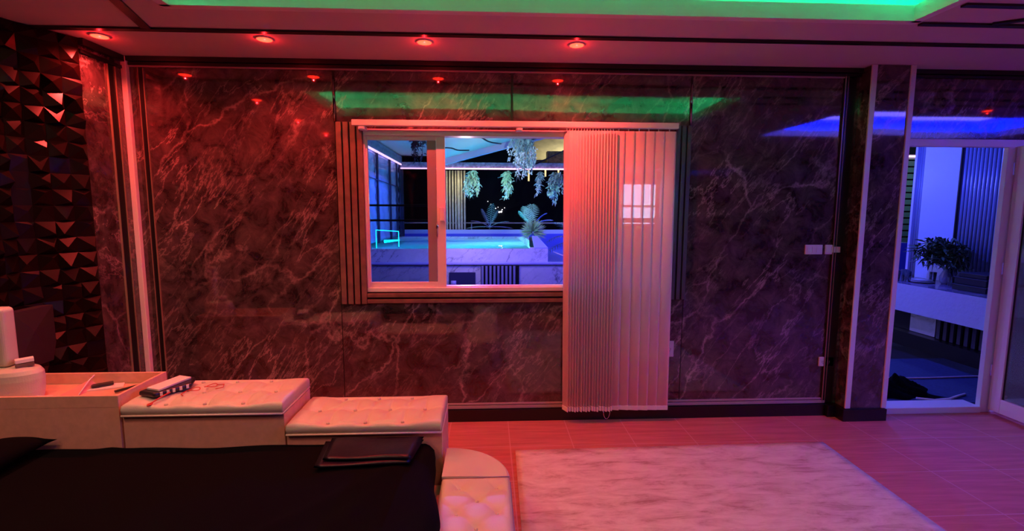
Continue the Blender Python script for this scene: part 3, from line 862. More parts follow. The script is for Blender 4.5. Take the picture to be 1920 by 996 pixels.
# pillow with a pointed corner at the left, folded bag on the sheet
bm = nb(); n = 24
def pil(u, v):
    x = -2.395 + .235 * u; y = -1.74 + .60 * v
    cx = abs(2 * u - 1); cy = abs(2 * v - 1)
    th = (max(0, 1 - cx ** 2.4) * max(0, 1 - cy ** 2.4)) ** .5
    px = x + .03 * (1 if u > .5 else -0) * (cx ** 6) * (cy ** 6)
    return px, y, th
gt = [[None] * (n + 1) for _ in range(n + 1)]; gb = [[None] * (n + 1) for _ in range(n + 1)]
for i in range(n + 1):
    for j in range(n + 1):
        x, y, th = pil(i / n, j / n)
        gt[i][j] = bm.verts.new((x, y, .447 + .060 * th)); gb[i][j] = bm.verts.new((x, y, .446 - .046 * th))
for i in range(n):
    for j in range(n):
        bm.faces.new((gt[i][j], gt[i + 1][j], gt[i + 1][j + 1], gt[i][j + 1])); bm.faces.new((gb[i][j], gb[i][j + 1], gb[i + 1][j + 1], gb[i + 1][j]))
bmesh.ops.remove_doubles(bm, verts=bm.verts[:], dist=.0015)
tag(obj('pillow', bm, M_SHEET, smooth=True), 'black pillow at the left end of the bed, one corner poking up', 'pillow')

fb = thing('folded_bag', 'dark folded satin bag lying flat on the black sheet', 'bag', (-.6, -1.27, .385))
def slab(bm, P, z0, z1, n=14, wob=.003):
    """soft slab between four plan corners"""
    T = []; Bt = []
    for i in range(n + 1):
        a = []; b = []
        for j in range(n + 1):
            u, v = i / n, j / n
            p = Vector(P[0]).lerp(Vector(P[1]), u).lerp(Vector(P[3]).lerp(Vector(P[2]), u), v)
            e = min(u, 1 - u, v, 1 - v); k = math.sqrt(max(0, 1 - (1 - min(1, e / .08)) ** 2))
            zz = z0 + (z1 - z0) * (.5 + .5 * k) + wob * math.sin(u * 7 + v * 3) * k
            a.append(bm.verts.new((p.x, p.y, zz))); b.append(bm.verts.new((p.x, p.y, z0 + (z1 - z0) * (.5 - .5 * k))))
        T.append(a); Bt.append(b)
    for i in range(n):
        for j in range(n):
            bm.faces.new((T[i][j], T[i + 1][j], T[i + 1][j + 1], T[i][j + 1])); bm.faces.new((Bt[i][j], Bt[i][j + 1], Bt[i + 1][j + 1], Bt[i + 1][j]))
    bmesh.ops.remove_doubles(bm, verts=bm.verts[:], dist=.0008)
bm = nb(); slab(bm, [(-.83, -1.14), (-.335, -1.14), (-.37, -1.375), (-.80, -1.40)], .402, .413)
obj('lower_fold', bm, M_BAG, fb, smooth=True)
bm = nb(); slab(bm, [(-.80, -1.135), (-.335, -1.137), (-.365, -1.36), (-.775, -1.355)], .413, .429, wob=.004)
obj('upper_fold', bm, M_BAG, fb, smooth=True)

# ------------------------------------------------------------------ outside: terrace
M_TERR = mat('terrace_floor', (.018, .02, .03), .5, noise=(3, .3))
M_TURF = mat('blue_mat', (.035, .06, .15), .8, noise=(40, .2))
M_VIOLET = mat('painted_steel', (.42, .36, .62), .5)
M_CANOPY = mat('white_canopy', (.74, .62, .60), .7, noise=(1.5, .08))
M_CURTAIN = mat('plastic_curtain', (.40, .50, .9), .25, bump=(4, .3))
M_POST = mat('navy_post', (.03, .03, .08), .5)
M_BAMBOO = mat('bamboo', (.55, .50, .34), .5, noise=(10, .2))
M_NIGHT = mat('night_wall', (.010, .012, .022), .7)
M_LEDP = mat('pink_led', (.8, .5, .7), .5, emit=(1.0, .45, .75), es=3.2)
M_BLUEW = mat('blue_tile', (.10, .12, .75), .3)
M_GREENLEAF = mat('pale_leaf', (.42, .72, .55), .5)
M_DLEAF = mat('dark_leaf', (.08, .14, .07), .5)
M_BLEAF = mat('blue_leaf', (.12, .22, .75), .5)
M_FLOWER = mat('lilac_flower', (.72, .70, .92), .6)
M_STEM = mat('stem', (.10, .08, .06), .7)
M_GLOWCYAN = mat('pool_lamp', (.2, .8, .9), .5, emit=(.0, .75, 1.0), es=6)
M_CITY = mat('city_light', (1, 1, 1), .5, emit=(1, .95, 1), es=3)
M_WARM = mat('warm_wood', (.62, .52, .30), .6, noise=(6, .15))
M_RAIL = mat('rail_metal', (.6, .6, .62), .3, metal=.7)

struct('floor_terrace', bx(-6, 10, .12, 13, -.1, 0), M_TERR)
struct('wall_house_outer', bx(-6, XL - .1, 0, .12, 0, 2.9), M_NIGHT)
bm = nb(); box(bm, -6, 10, 12.9, 13, 0, 6); struct('wall_night_far', bm, M_NIGHT)
# lower plinth of the pool
pl = thing('pool', 'raised white marble pool lit cyan from within, outside the window', 'pool', (-.5, 5, 0))
yF = 3.5
bm = nb()
box(bm, -3.2, 2.4, 3.3, yF, 0, .822)
obj('plinth', bm, M_WMARBLE, pl)
bm = nb(); box(bm, -3.2, 2.4, 3.28, 3.50, .823, .84)
obj('ledge', bm, mat('blue_ledge', (.35, .35, .8), .3), pl)
bm = nb()
box(bm, -3.2, .86, yF, yF + .10, 0, 1.03)
box(bm, .76, .86, yF + .10, 7.0, 0, 1.03)
box(bm, -3.2, .86, 6.95, 7.05, 0, 1.03); box(bm, -3.2, -3.1, yF + .1, 6.95, 0, 1.03)
obj('shell', bm, M_WMARBLE, pl)
obj('basin_floor', bx(-3.1, .76, 3.6, 6.95, .30, .4), mat('basin', (.55, .85, .85), .5), pl)
obj('water', bx(-3.1, .64, 3.6, 6.95, .985, .99), M_WATER, pl)
obj('coping_panel', bx(.60, .76, 3.55, 3.60, 1.03, 1.045), M_WMARBLE, pl)
bm = nb(); vs = [bm.verts.new(p) for p in ((.66, 3.52, 1.03), (.86, 3.52, 1.03), (.74, 3.9, 1.18), (.66, 3.9, 1.18))]; bm.faces.new(vs)
o_ = obj('corner_block', bm, mat('pale_blue_block', (.5, .55, .9), .3), pl); o_.modifiers.new('s', 'SOLIDIFY').thickness = .02
bm = nb()
for i in range(9): box(bm, -.105 + i * .056, -.105 + i * .056 + .03, 3.262, 3.298, .50, .805)
obj('slat_grille', bm, mat('grille_slat', (.30, .30, .5), .4), pl)
obj('grille_back', bx(-.115, .425, 3.285, 3.299, .46, .812), M_BLACK, pl)
obj('dark_niche', bx(-.555, -.19, 3.28, 3.299, .40, .715), mat('niche', (.03, .03, .10), .5), pl)
bm = nb(); tube(bm, [(-.53, 3.24, .56), (-.46, 3.24, .56)], .045, 16); obj('niche_drum', bm, mat('drum', (.3, .3, .6), .4), pl, smooth=True)
# glass guard and glowing outline at the left of the pool
bm = nb(); tube(bm, [(-1.62, 3.56, 1.04), (-1.62, 3.56, 1.30), (-1.30, 3.56, 1.28), (-1.30, 3.56, 1.06)], .006, 8)
obj('spout_frame', bm, M_GLOWCYAN, pl)
bm = nb(); tube(bm, [(-1.52, 3.62, 1.13), (-1.30, 3.62, 1.15)], .022, 10, r1=.008)
obj('spout_lamp', bm, M_GLOWCYAN, pl, smooth=True)
lamp('pool_lamp_a', 'POINT', (-1.5, 4.2 , .56), (.0, .45, 1.0), 24, None, shadow_soft_size=0)
lamp('pool_lamp_b', 'POINT', (-.3, 4.6, .56), (.03, .7, 1.0), 30, None, shadow_soft_size=0)
lamp('pool_lamp_c', 'POINT', (.35, 5.4, .56), (.2, 1.0, .8), 30, None, shadow_soft_size=0)
# rear step and rail
struct('wall_pool_rear', bx(-3.2, 3.2, 7.3, 7.4, 0, 1.165), mat('lilac_marble', (.62, .66, .85), .3))
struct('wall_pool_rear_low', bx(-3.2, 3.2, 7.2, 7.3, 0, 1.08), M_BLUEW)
rl = thing('railing', 'pale metal railing behind the pool', 'railing', (0, 7.8, 0))
bm = nb(); tube(bm, [(-3, 7.8, 1.30), (3.2, 7.8, 1.30)], .018, 8); obj('top_rail', bm, M_RAIL, rl)
for x in (-2.4, -.4, 1.05, 2.6):
    bm = nb(); tube(bm, [(x, 7.8, 0), (x, 7.8, 1.30)], .015, 8); obj('post', bm, M_RAIL, rl)
# raised blue floor on the right of the pool
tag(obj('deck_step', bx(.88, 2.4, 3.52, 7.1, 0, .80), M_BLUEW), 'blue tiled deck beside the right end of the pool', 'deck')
bm = nb(); tube(bm, [(.95, 3.6, .98), (1.15, 3.58, .90), (1.4, 3.56, .82)], .008, 6)
tag(obj('hose', bm, M_PAPER, smooth=True), 'thin white hose on the deck at the right end of the pool', 'hose')

# pergola: beam with pink strip, side curtain, canopy
pg = thing('pergola', 'pergola over the pool with a pink lit beam and violet rafter', 'pergola', (0, 7, 0))
bm = nb(); box(bm, -1.85, 4.5, 6.98, 7.10, 2.475, 2.60); obj('beam', bm, mat('stucco_beam', (.34, .36, .50), .8, bump=(30, .6), noise=(20, .4)), pg)
bm = nb(); box(bm, -1.85, 4.5, 6.95, 6.98, 2.455, 2.48); obj('beam_led', bm, M_LEDP, pg)
bm = nb(); box(bm, -1.90, -1.84, 3.0, 7.1, 2.56, 2.72); obj('side_beam', bm, mat('stucco_side', (.25, .32, .45), .8, noise=(20, .3)), pg)
bm = nb(); box(bm, -1.86, -1.83, 3.0, 7.0, 2.535, 2.56); obj('side_led', bm, M_LEDP, pg)
bm = nb(); quadbox(bm, (-.80, 5.0, 2.40), (2.6, 5.0, 3.31), .14, .10); obj('rafter', bm, M_VIOLET, pg)
for x in (-1.87, 4.45):
    bm = nb(); box(bm, x - .05, x + .05, 7.06, 7.12, 0, 2.474); obj('post', bm, M_POST, pg)
cn = thing('canopy', 'white stretched canopy sheet with black cables over the terrace', 'canopy', (0, 3, 3))
bm = nb(); vs = []
def cz(x, y): return 2.20 + (x + 1.6) * (1.12 / 4.2) + .05 + max(0, 5.0 - y) * .11
nx_, ny_ = 12, 8
gg = [[bm.verts.new((-.75 + 3.4 * i / nx_, 5.0 - 4.2 * j / ny_, cz(-.75 + 3.4 * i / nx_, 5.0 - 4.2 * j / ny_))) for j in range(ny_ + 1)] for i in range(nx_ + 1)]
for i in range(nx_):
    for j in range(ny_): bm.faces.new((gg[i][j], gg[i + 1][j], gg[i + 1][j + 1], gg[i][j + 1]))
c_ = obj('sheet', bm, M_CANOPY, cn, smooth=True); c_.modifiers.new('s', 'SOLIDIFY').thickness = .02
obj('side_sheet', bx(-2.4, -.76, 1.0, 7.1, 2.74, 2.76), M_CANOPY, cn)
for A_, B_ in (((-.72, 4.2), (-.35, 4.8)), ((-.28, 3.9), (.20, 4.95))):
    bm = nb(); pts = []
    for k in range(9):
        f = k / 8; x = A_[0] + (B_[0] - A_[0]) * f + .03 * math.sin(f * 7); y = A_[1] + (B_[1] - A_[1]) * f
        pts.append((x, y, cz(x, y) - .02))
    tube(bm, pts, .016, 6); obj('cable', bm, M_BLACK, cn, smooth=True)
bm = nb(); tube(bm, [(.15, 4.6, 2.12), (.8, 4.6, 2.36), (1.6, 4.6, 2.74)], .010, 6); tube(bm, [(.7, 4.7, 2.75), (1.5, 4.7, 2.98)], .010, 6)
tag(obj('overhead_wire', bm, M_BLACK, smooth=True), 'black overhead wires crossing in front of the warm lit ceiling outside', 'wire')
# warm lit soffit at the right, gold tubes
wh = thing('lit_soffit', 'cream lit soffit with a brown box outside at the right of the view', 'soffit', (2, 9, 3))
bm = nb(); vs = [bm.verts.new(p) for p in ((.6, 8.6, 3.5), (4, 8.6, 3.9), (4, 7.4, 2.60), (.6, 7.4, 2.60))]; bm.faces.new(vs)
s_ = obj('ceiling_panel', bm, M_WARM, wh); s_.modifiers.new('s', 'SOLIDIFY').thickness = .03
bm = nb(); box(bm, 3.9, 3.96, 7.4, 7.46, 0, 2.6); obj('post', bm, M_POST, wh)
obj('box', bx(1.27, 1.9, 7.15, 7.39, 2.62, 2.87), mat('bronze', (.22, .13, .05), .5, noise=(30, .5)), wh)
lamp('soffit_lamp', 'POINT', (1.9, 7.2, 3.1), (.95, .92, .70), 48, None, shadow_soft_size=0)
for x, lb_ in ((.86, 'leftmost'), (1.22, 'middle and shortest'), (1.50, 'rightmost')):
    bm = nb(); tube(bm, [(x, 7.04, 2.22 if x != 1.22 else 2.32), (x, 7.04, 2.474)], .018, 8)
    tag(obj('pendant_tube', bm, mat('gold_glow', (.8, .7, .3), .4, emit=(1, .75, .25), es=.9)), 'slim gold pendant tube under the far beam, ' + lb_ + ' of the three', 'pendant', 'gold pendant tubes')
# bamboo screen
bs = thing('bamboo_screen', 'upright bamboo pole screen behind the pool, left of the open window', 'screen', (-.75, 7.5, 0))
for i in range(8):
    x = -1.0 + i * .066
    bm = nb(); tube(bm, [(x, 7.5 + .01 * (i % 2), 0), (x, 7.5, 2.47)], .022 if i != 5 else .034, 8); obj('pole', bm, M_BAMBOO, bs, smooth=True)
lamp('bamboo_fill', 'POINT', (-.7, 7.15, 2.3), (1.0, .95, .6), 5, None, shadow_soft_size=0)  # unseen warm fill added for the bamboo poles
# plastic side curtain with posts
sc = thing('side_curtain', 'blue lit pleated plastic curtain along the left of the pool', 'curtain', (-1.88, 5, 0))
bm = nb(); P_ = 60
g1 = []
for i in range(P_ + 1):
    y = 3.05 + (6.95 - 3.05) * i / P_; col_ = []
    for k in range(30):
        z = 1.05 + (2.55 - 1.05) * k / 29
        col_.append(bm.verts.new((-1.90 + .012 * math.sin(k * 1.6) + .006 * math.sin(i * .9 + k * .2), y, z)))
    g1.append(col_)
for i in range(P_):
    for k in range(29): bm.faces.new((g1[i][k], g1[i + 1][k], g1[i + 1][k + 1], g1[i][k + 1]))
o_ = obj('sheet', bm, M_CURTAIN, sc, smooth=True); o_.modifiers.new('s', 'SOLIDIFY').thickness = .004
for y in (4.85, 5.9, 6.6, 6.95):
    bm = nb(); box(bm, -1.88, -1.85, y - .035, y + .035, 1.03, 2.56); obj('post', bm, M_POST, sc)
bm = nb(); tube(bm, [(-1.86, 3.05, 2.12), (-1.86, 6.95, 2.06)], .008, 6); obj('tie_wire', bm, M_POST, sc)
# far city lights
random.seed(3)
pts = [(903 + 0, 0)]
for k, (x, z, r_) in enumerate(((.12, 1.95, .022), (.22, 1.86, .018), (.38, 1.72, .03), (.46, 1.76, .02), (.60, 1.68, .028), (.50, 1.60, .05), (.57, 1.61, .055), (.68, 1.74, .02))):
    bm = nb(); bmesh.ops.create_icosphere(bm, subdivisions=1, radius=r_ * .62); bmesh.ops.translate(bm, vec=(x - .15, 12.885, z - .05), verts=bm.verts[:])
    tag(obj('city_lamp', bm, M_CITY), 'tiny distant city light beyond the railing, ' + ('furthest left and highest', 'second from the left', 'third from the left', 'upper left of the bright pair', 'right one just above the bright pair', 'left of the bright pair', 'right of the bright pair', 'furthest right')[k], 'light', 'distant city lights')
# bright light box seen through the blind
lb = thing('light_box', 'bright white lit panel outside seen through the blind slats', 'light panel', (1.14, .3, 1.5))
obj('screen', bx(1.045, 1.32, .30, .31, 1.52, 1.785), mat('lit_screen', (.8, .8, .9), .5, emit=(.72, .74, 1.0), es=16.0), lb)
obj('housing', bx(1.03, 1.335, .311, .35, 1.505, 1.80), M_DARKPLASTIC, lb)
obj('screen_foot', bx(1.045, 1.32, .30, .31, 1.475, 1.483), MATS['lit_screen'], lb)
obj('stand', bx(1.12, 1.16, .32, .345, 0, 1.505), M_DARKPLASTIC, lb)

# terrace lighting (unseen fill lights added over the terrace, no fixtures modelled)
lamp('terrace_fill_a', 'SPOT', (-.2, 2.2, 2.05), (.13, .10, 1.0), P_TERRACE, None, shadow_soft_size=0, spot_size=math.radians(165), spot_blend=.3)
lamp('terrace_fill_b', 'SPOT', (1.6, 2.6, 2.1), (.16, .10, 1.0), P_TERRACE * .8, None, shadow_soft_size=0, spot_size=math.radians(165), spot_blend=.3)
lamp('terrace_fill_c', 'SPOT', (-1.0, 5.0, 2.4), (.10, .14, 1.0), P_TERRACE * 1.0, None, shadow_soft_size=0, spot_size=math.radians(165), spot_blend=.3)
lamp('terrace_fill_d', 'SPOT', (2.2, 6.2, 2.2), (.2, .2, 1.0), P_TERRACE * .8, None, shadow_soft_size=0, spot_size=math.radians(165), spot_blend=.3)
lamp('plant_fill', 'SPOT', (.3, 2.6, 2.35), (.55, 1.0, .9), 60, None, shadow_soft_size=0, spot_size=math.radians(75), spot_blend=.6).rotation_euler = (math.radians(82), 0, 0)  # unseen fill added to brighten the hanging plants
lamp('canopy_fill', 'POINT', (-.3, 2.9, 1.7), (1, .66, .70), 17, None, shadow_soft_size=0)  # unseen pinkish fill added to offset the cyan on the canopy

# ------------------------------------------------------------------ plants
def leaflet(bm, base, d, ln, wd, up, droop=.25, mi=0):
    d = Vector(d).normalized(); s = d.cross(Vector(up)).normalized()
    pts = []
    for f, w__ in ((0, .25), (.35, 1), (.7, .7), (1, .02)):
        c = Vector(base) + d * ln * f - Vector((0, 0, 1)) * droop * ln * f * f
        pts.append((bm.verts.new(c - s * wd * w__ / 2), bm.verts.new(c + s * wd * w__ / 2)))
    for a, b in zip(pts, pts[1:]): bm.faces.new((a[0], a[1], b[1], b[0])).material_index = mi
def frond(bm, base, dirn, ln, droop, n=12, lw=.012, ll=.3, mi=0):
    base = Vector(base); d = Vector(dirn).normalized(); side = d.cross(Vector((0, 0, 1)))
    if side.length < .1: side = Vector((1, 0, 0))
    side.normalize(); pts = []
    for k in range(n + 1):
        f = k / n; pts.append(base + d * ln * f - Vector((0, 0, 1)) * droop * ln * f * f)
    tube(bm, pts[::2] + ([pts[-1]] if n % 2 else []), .006, 5, r1=.002)
    for k in range(2, n + 1):
        f = k / n; dd = (pts[k] - pts[k - 1]).normalized(); L_ = ll * ln * math.sin(PI * (.12 + .8 * f)) ** .8
        for s_ in (-1, 1): leaflet(bm, pts[k], dd * .7 + side * s_ * 1.0 + Vector((0, 0, .1)), L_, lw, dd.cross(side * s_), .3, mi)
def palm(name, base, fr, label, cat, m, stem=True, group=None, z0=0):
    t = thing(name, label, cat, base, group)
    for k, (dv, ln, dr) in enumerate(fr):
        bm = nb(); frond(bm, base, dv, ln, dr); o = obj('frond', bm, m[k % len(m)], t)
    if stem:
        bm = nb(); tube(bm, [(base[0], base[1], z0), base], .02, 8); obj('trunk', bm, M_STEM, t)
    return t
palm('palm_plant', (.02, 7.35, 1.22), [((.1, -.3, 1), .55, .05), ((-.35, -.2, 1), .50, .15), ((.4, -.2, 1), .48, .15), ((-.8, -.2, .6), .5, .3), ((.8, -.2, .55), .5, .3), ((.9, -.1, .15), .5, .2), ((-.9, -.1, .15), .5, .2)],
     'pale green palm plant behind the far edge of the pool', 'plant', [M_GREENLEAF, mat('mauve_leaf', (.42, .36, .55), .5)], z0=1.166)
palm('palm_plant', (1.60, 5.2, 1.0), [((-.55, -.3, 1), .95, .45), ((-.9, -.2, .8), .75, .6), ((-.2, -.4, 1), .9, .2), ((-.9, -.4, .3), .65, .5), ((.3, -.2, 1), .8, .3)],
     'arching palm at the right end of the pool next to the blind', 'plant', [mat('grey_leaf', (.5, .6, .62), .5), M_DLEAF], z0=.80)
# spiky rosette
sp = thing('spiky_plant', 'round spiky agave like plant on the right corner of the pool', 'plant', (.70, 4.2, 1.05))
bm = nb(); random.seed(5)
for k in range(260):
    th = random.uniform(0, 2 * PI); ph = random.uniform(-.5, 1.5)
    d = Vector((math.cos(th) * math.cos(ph), math.sin(th) * math.cos(ph), math.sin(ph)))
    leaflet(bm, Vector((.70, 4.2, 1.24)) + d * .02, d, random.uniform(.16, .24), .014, d.cross(Vector((0, 0, 1))) + Vector((0, .01, 0)), .05)
obj('leaves', bm, mat('agave', (.30, .42, .26), .55), sp)
bm = nb(); random.seed(6)
for dv, ln in (((-.3, -.2, 1), .34), ((-.6, -.2, .9), .30), ((.05, -.2, 1), .36), ((-.1, .3, 1), .3)):
    frond(bm, (.66, 4.25, 1.35), dv, ln, .1, 11, .014, .5)
obj('pale_fronds', bm, M_GREENLEAF, sp)
bm = nb()
for dv, ln in (((.5, -.1, .75), .34), ((.8, -.1, .5), .34)): frond(bm, (.72, 4.3, 1.36), dv, ln, .3, 11, .016, .45)
obj('blue_fronds', bm, M_BLEAF, sp)
bm = nb(); lathe(bm, [(.04, 0), (.055, .02), (.06, .16), (.05, .17)], (.70, 4.2, 1.0), 14); obj('pot', bm, M_BLACK, sp, smooth=True)
# hanging wisteria bunches
def hanging(c, wid, ztop, zbot, n, label, strands=7, mats=None):
    t = thing('hanging_plant', label, 'plant', (c[0], c[1], ztop), 'hanging artificial wisteria')
    bl = nb(); bf = nb(); bs_ = nb()
    for s in range(strands):
        ox = random.uniform(-wid / 2, wid / 2); oy = random.uniform(-wid / 4, wid / 4)
        zb2 = zbot + random.uniform(0, .35) * (ztop - zbot)
        if abs(ox) < wid * .2 and s % 2: zb2 = zbot
        tube(bs_, [(c[0] + ox * .3, c[1] + oy, ztop), (c[0] + ox, c[1] + oy, (ztop + zb2) / 2), (c[0] + ox, c[1] + oy, zb2 + .02)], .003, 4)
        m_ = int(n / strands)
        for k in range(m_):
            f = random.random(); z = ztop + (zb2 - ztop) * f; cx_ = c[0] + ox * min(1, .3 + f * 1.4)
            d = Vector((random.uniform(-1, 1), random.uniform(-1, 1), random.uniform(-1.2, .4)))
            tgt = bf if (f > .45 and random.random() < .75) else bl
            tgt_sz = (.035, .026) if tgt is bf else (.07, .028)
            leaflet(tgt, (cx_ + random.uniform(-.025, .025), c[1] + oy + random.uniform(-.03, .03), z), d, tgt_sz[0], tgt_sz[1], (random.random(), random.random(), 1), .4)
    lm, fm = mats or (M_GREENLEAF, M_FLOWER)
    obj('foliage', bl, lm, t); obj('blossoms', bf, fm, t); obj('strings', bs_, M_STEM, t)
random.seed(11)
M_TEALF = mat('teal_flower', (.6, .95, .9), .6)
M_GREYBL = mat('grey_blue_leaf', (.28, .36, .50), .6)
hanging((.50, 4.0), .40, 2.78, 2.08, 900, 'big bunch of hanging wisteria near the middle of the open window', 16, (M_GREYBL, M_FLOWER))
hanging((-.22, 4.0), .24, 2.19, 1.76, 360, 'teal hanging wisteria in front of the dark night, left of the rest', 8, (M_GREENLEAF, M_TEALF))
hanging((.26, 4.0), .18, 2.18, 1.76, 300, 'pale teal hanging wisteria just under the big bunch', 6, (M_GREENLEAF, M_TEALF))
hanging((.82, 4.1), .12, 2.19, 1.83, 160, 'thin lilac hanging wisteria between the big bunch and the blind', 4, (M_GREYBL, M_FLOWER))
hanging((1.06, 4.1), .26, 2.18, 1.72, 380, 'grey blue hanging wisteria beside the blind edge', 8, (M_GREYBL, M_TEALF))
hanging((-.80, 2.4), .22, 2.735, 2.18, 420, 'dark hanging foliage seen through the left window pane', 9, (mat('shade_leaf', (.10, .16, .2), .7), mat('shade_leaf2', (.16, .2, .26), .7)))

# ------------------------------------------------------------------ outside the door: bar counter
bc = thing('bar_counter', 'white faced bar counter with dark top on the terrace outside the door', 'counter', (4.8, 1.6, 0))
obj('fascia', bx(4.48, 4.52, .30, 2.3, .505, .80), mat('fascia', (.62, .64, .75), .18, bump=(22, .35)), bc)
obj('top', bx(4.50, 5.08, .30, 2.3, .785, .80), mat('counter_top', (.28, .24, .34), .12, noise=(8, .4)), bc)
obj('base_panel', bx(5.02, 5.06, 1.60, 1.93, .17, .785), M_WMARBLE, bc)
obj('plinth', bx(4.9, 5.07, .30, 2.3, 0, .165), M_BLACK, bc)
obj('dark_bay', bx(5.03, 5.06, 1.935, 2.3, .17, .785), M_BLACK, bc)
bm = nb()
for i in range(16): box(bm, 4.995, 5.02, .32 + i * .08, .36 + i * .08, .17, .785)
obj('base_slats', bm, M_DSLAT, bc)
obj('base_back', bx(5.03, 5.06, .30, 1.595, .17, .785), M_BLACK, bc)
bw = thing('wall_panelling', 'tall pale panel beside ribbed glossy panel behind the outdoor bar', 'panel', (5.15, 1.4, 0))
obj('flat_panel', bx(5.10, 5.16, 1.575, 2.02, .80, 2.75), mat('flat_panel', (.60, .68, .85), .35), bw)
bm = nb()
for i in range(32):
    y = .20 + i * .0425
    tube(bm, [(5.125, y + .02, .80), (5.125, y + .02, 2.75)], .0175, 10)
obj('ribbed_panel', bm, mat('ribbed_panel', (.30, .36, .5), .3, spec=.8), bw, smooth=True)
obj('seam', bx(5.09, 5.11, 1.562, 1.574, .80, 2.75), M_BLACK, bw)
bm = nb()
for i in range(3): tube(bm, [(5.12, 2.05 + i * .03, .80), (5.12, 2.05 + i * .03, 2.75)], .015, 8)
obj('edge_strip', bm, mat('edge_strip', (.35, .4, .5), .3), bw, smooth=True)
obj('backing', bx(5.165, 5.22, .2, 2.12, 0, 2.75), M_NIGHT, bw)
obj('corner_profile', bx(5.08, 5.12, 2.105, 2.135, .80, 2.75), mat('pale_profile', (.7, .7, .85), .4), bw)
struct('wall_terrace_end', bx(9.4, 9.5, .12, 8, 0, 2.8), M_NIGHT)
# far slatted wall and led line seen beside the panel
sf = thing('slat_fence', 'green grey slat screen far behind the bar, pink light line on top', 'fence', (6.9, 5.4, 0))
bm = nb()
for i in range(14): box(bm, 4.6, 9.2, 5.4, 5.44, 1.0 + i * .12, 1.09 + i * .12)
obj('slat_panel', bm, mat('green_slats', (.20, .30, .28), .5), sf)
for x in (4.65, 6.2, 7.7, 9.1): obj('post', bx(x, x + .06, 5.44, 5.50, 0, 2.66), M_POST, sf)
obj('led_line', bx(4.6, 9.2, 5.37, 5.40, 2.60, 2.63), M_LEDP, sf)
tag(obj('planter_wall', bx(4.3, 6.3, 3.4, 3.6, 0, 1.12), M_BLUEW), 'bright blue low wall behind the outdoor bar', 'wall')
lamp('bar_lamp', 'POINT', (3.80, 1.75, 2.25), (.04, .06, 1.0), 115, None, shadow_soft_size=0)
lamp('bar_lamp_far', 'POINT', (4.7, 3.0, 2.0), (.15, .2, 1.0), 30, None, shadow_soft_size=0)
lamp('fence_fill', 'POINT', (7.6, 4.7, 2.2), (.5, .9, .9), 7, None, shadow_soft_size=0)  # unseen greenish fill added so the slat screen shows up
# things on the counter
def tumbler(x, y, h, r, label):
    bm = nb(); lathe(bm, [(r * .8, 0), (r, h), (r - .003, h), (r * .8 - .003, .008)], (x, y, .801), 18)
    tag(obj('glass', bm, M_TGLASS, smooth=True), label, 'glass', 'drinking glasses on the bar')
for x, y, lb_ in ((4.62, 1.72, 'clear glass at the left end of the bar, furthest left'), (4.66, 1.62, 'clear glass at the left end of the bar, nearest the front edge'), (4.70, 1.70, 'clear glass at the left end of the bar, in the middle of the cluster'), (4.76, 1.78, 'clear glass at the left end of the bar, furthest back behind the plates')):
    tumbler(x, y, .12, .032, lb_)
tumbler(4.93, 1.60, .11, .034, 'clear drinking glass by the plates, in front of the vase')
tumbler(4.85, 1.30, .10, .034, 'clear drinking glass alone toward the middle of the bar')
bm = nb(); lathe(bm, [(.05, 0), (.115, .012), (.118, .016), (.05, .006)], (4.78, 1.58, .801), 28)
tag(obj('plate', bm, M_PLATE, smooth=True), 'white plate, lower of two on the outdoor bar', 'plate')
bm = nb(); lathe(bm, [(.05, 0), (.095, .012), (.098, .016), (.05, .006)], (4.78, 1.58, .818), 28)
tag(obj('plate', bm, M_PLATE, smooth=True), 'white plate, upper of two on the outdoor bar', 'plate')
bm = nb(); prism(bm, [(4.56, 1.80), (4.56, 1.54), (4.80, 1.46), (4.85, 1.80)], .8005, .804)
# black stack of bags / boxes
for k, (a, b, c_, d_, z0, z1, lb_) in enumerate(((4.68, 5.02, .78, 1.12, .801, .86, 'black box on the outdoor bar, bottom of the stack'), (4.70, 5.02, .80, 1.12, .862, .93, 'black box on the outdoor bar, middle of the stack'), (4.72, 5.0, .82, 1.10, .932, .975, 'flat black box on the outdoor bar, top of the stack'))):
    t = thing('storage_box', lb_, 'box', ((a + b) / 2, (c_ + d_) / 2, z0))
    obj('body', bx(a, b, c_, d_, z0, z1 - .008), M_DARKPLASTIC, t, bevel=.006)
    obj('lid', bx(a - .006, b + .004, c_ - .006, d_ + .006, z1 - .008, z1), mat('grey_lid', (.06, .06, .08), .3), t, bevel=.002)
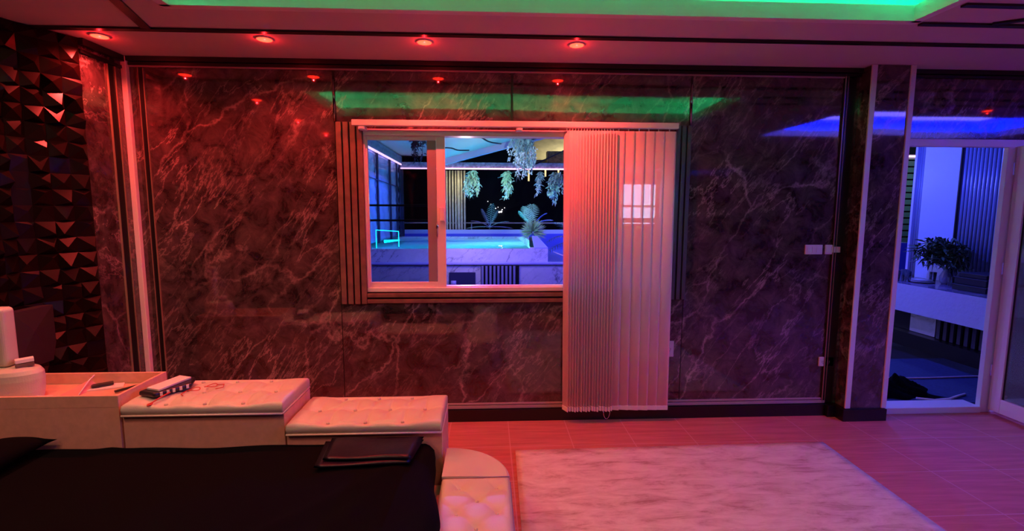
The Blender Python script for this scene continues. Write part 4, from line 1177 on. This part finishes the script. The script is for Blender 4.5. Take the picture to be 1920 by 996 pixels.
# dark leafy plant in a vase
vp = thing('vase_plant', 'dark bushy leaf arrangement in a vase on the outdoor bar', 'plant', (4.93, 1.45, .80))
bm = nb(); lathe(bm, [(.03, .0), (.05, .03), (.055, .08), (.025, .15), (.03, .17)], (4.93, 1.45, .801), 18); obj('vase', bm, mat('vase', (.3, .35, .5), .2), vp, smooth=True)
bm = nb()
for tgt in ((4.80, 1.70, 1.15), (4.93, 1.45, 1.15), (5.0, 1.30, 1.1)): tube(bm, [(4.93, 1.45, .95), tgt], .005, 6)
obj('stem', bm, M_STEM, vp)
bm = nb(); random.seed(21)
for k in range(900):
    f = random.random(); a = random.uniform(0, 2 * PI)
    c0 = Vector((4.86 + .08 * math.cos(a), 1.62 - .36 * f, 1.13 + .06 * math.sin(PI * f) - .04 * f)) + Vector((random.uniform(-.07, .07), random.uniform(-.05, .05), random.uniform(-.12, .10)))
    d = Vector((random.uniform(-.8, .5), random.uniform(-1, 1), random.uniform(-.7, .9)))
    leaflet(bm, c0, d, random.uniform(.06, .12), .026, (random.random() - .5, random.random(), 1), .3)
for dv in ((-.3, 1, .35), (-.4, 1, .15), (-.2, 1, .55)): frond(bm, (4.86, 1.62, 1.14), dv, .22, .2, 10, .02, .35)
obj('foliage', bm, M_DLEAF, vp)
# ground: mat, hoses, heap
tag(obj('ground_mat', bx(3.1, 5.9, .16, 1.35, .001, .006), M_TURF), 'dark blue ground mat outside the door', 'mat')
bm = nb(); tube(bm, [(3.2 + .15 * k, .74 + .012 * math.sin(k * .8), .014) for k in range(12)], .009, 6)
tag(obj('hose', bm, M_PAPER, smooth=True), 'thin pale hose lying across the dark blue mat outside the door', 'hose')
bm = nb(); tube(bm, [(3.55, .20, .035), (3.7, .185, .022), (3.85, .21, .02), (3.98, .27, .018), (4.1, .32, .015)], .009, 6)
tag(obj('hose', bm, M_PAPER, smooth=True), 'short pale hose curling just behind the door threshold', 'hose')
bm = nb(); random.seed(9); n = 26
gg = [[None] * (n + 1) for _ in range(n + 1)]
for i in range(n + 1):
    for j in range(n + 1):
        u, v = i / n * 2 - 1, j / n * 2 - 1
        e = max(0, 1 - (u * u + v * v) ** .9)
        z = .007 + e ** .6 * (.10 + .05 * math.sin(u * 5 + 1) * math.cos(v * 4) + .02 * math.sin(u * 17 + v * 13))
        gg[i][j] = bm.verts.new((3.52 + .34 * u + .05 * math.sin(v * 4), .42 + .17 * v + .02 * math.sin(u * 9), max(.0065, z)))
for i in range(n):
    for j in range(n): bm.faces.new((gg[i][j], gg[i + 1][j], gg[i + 1][j + 1], gg[i][j + 1]))
tag(obj('clothes_heap', bm, M_SHEET, smooth=True), 'heap of black cloth on the mat just outside the door', 'cloth')
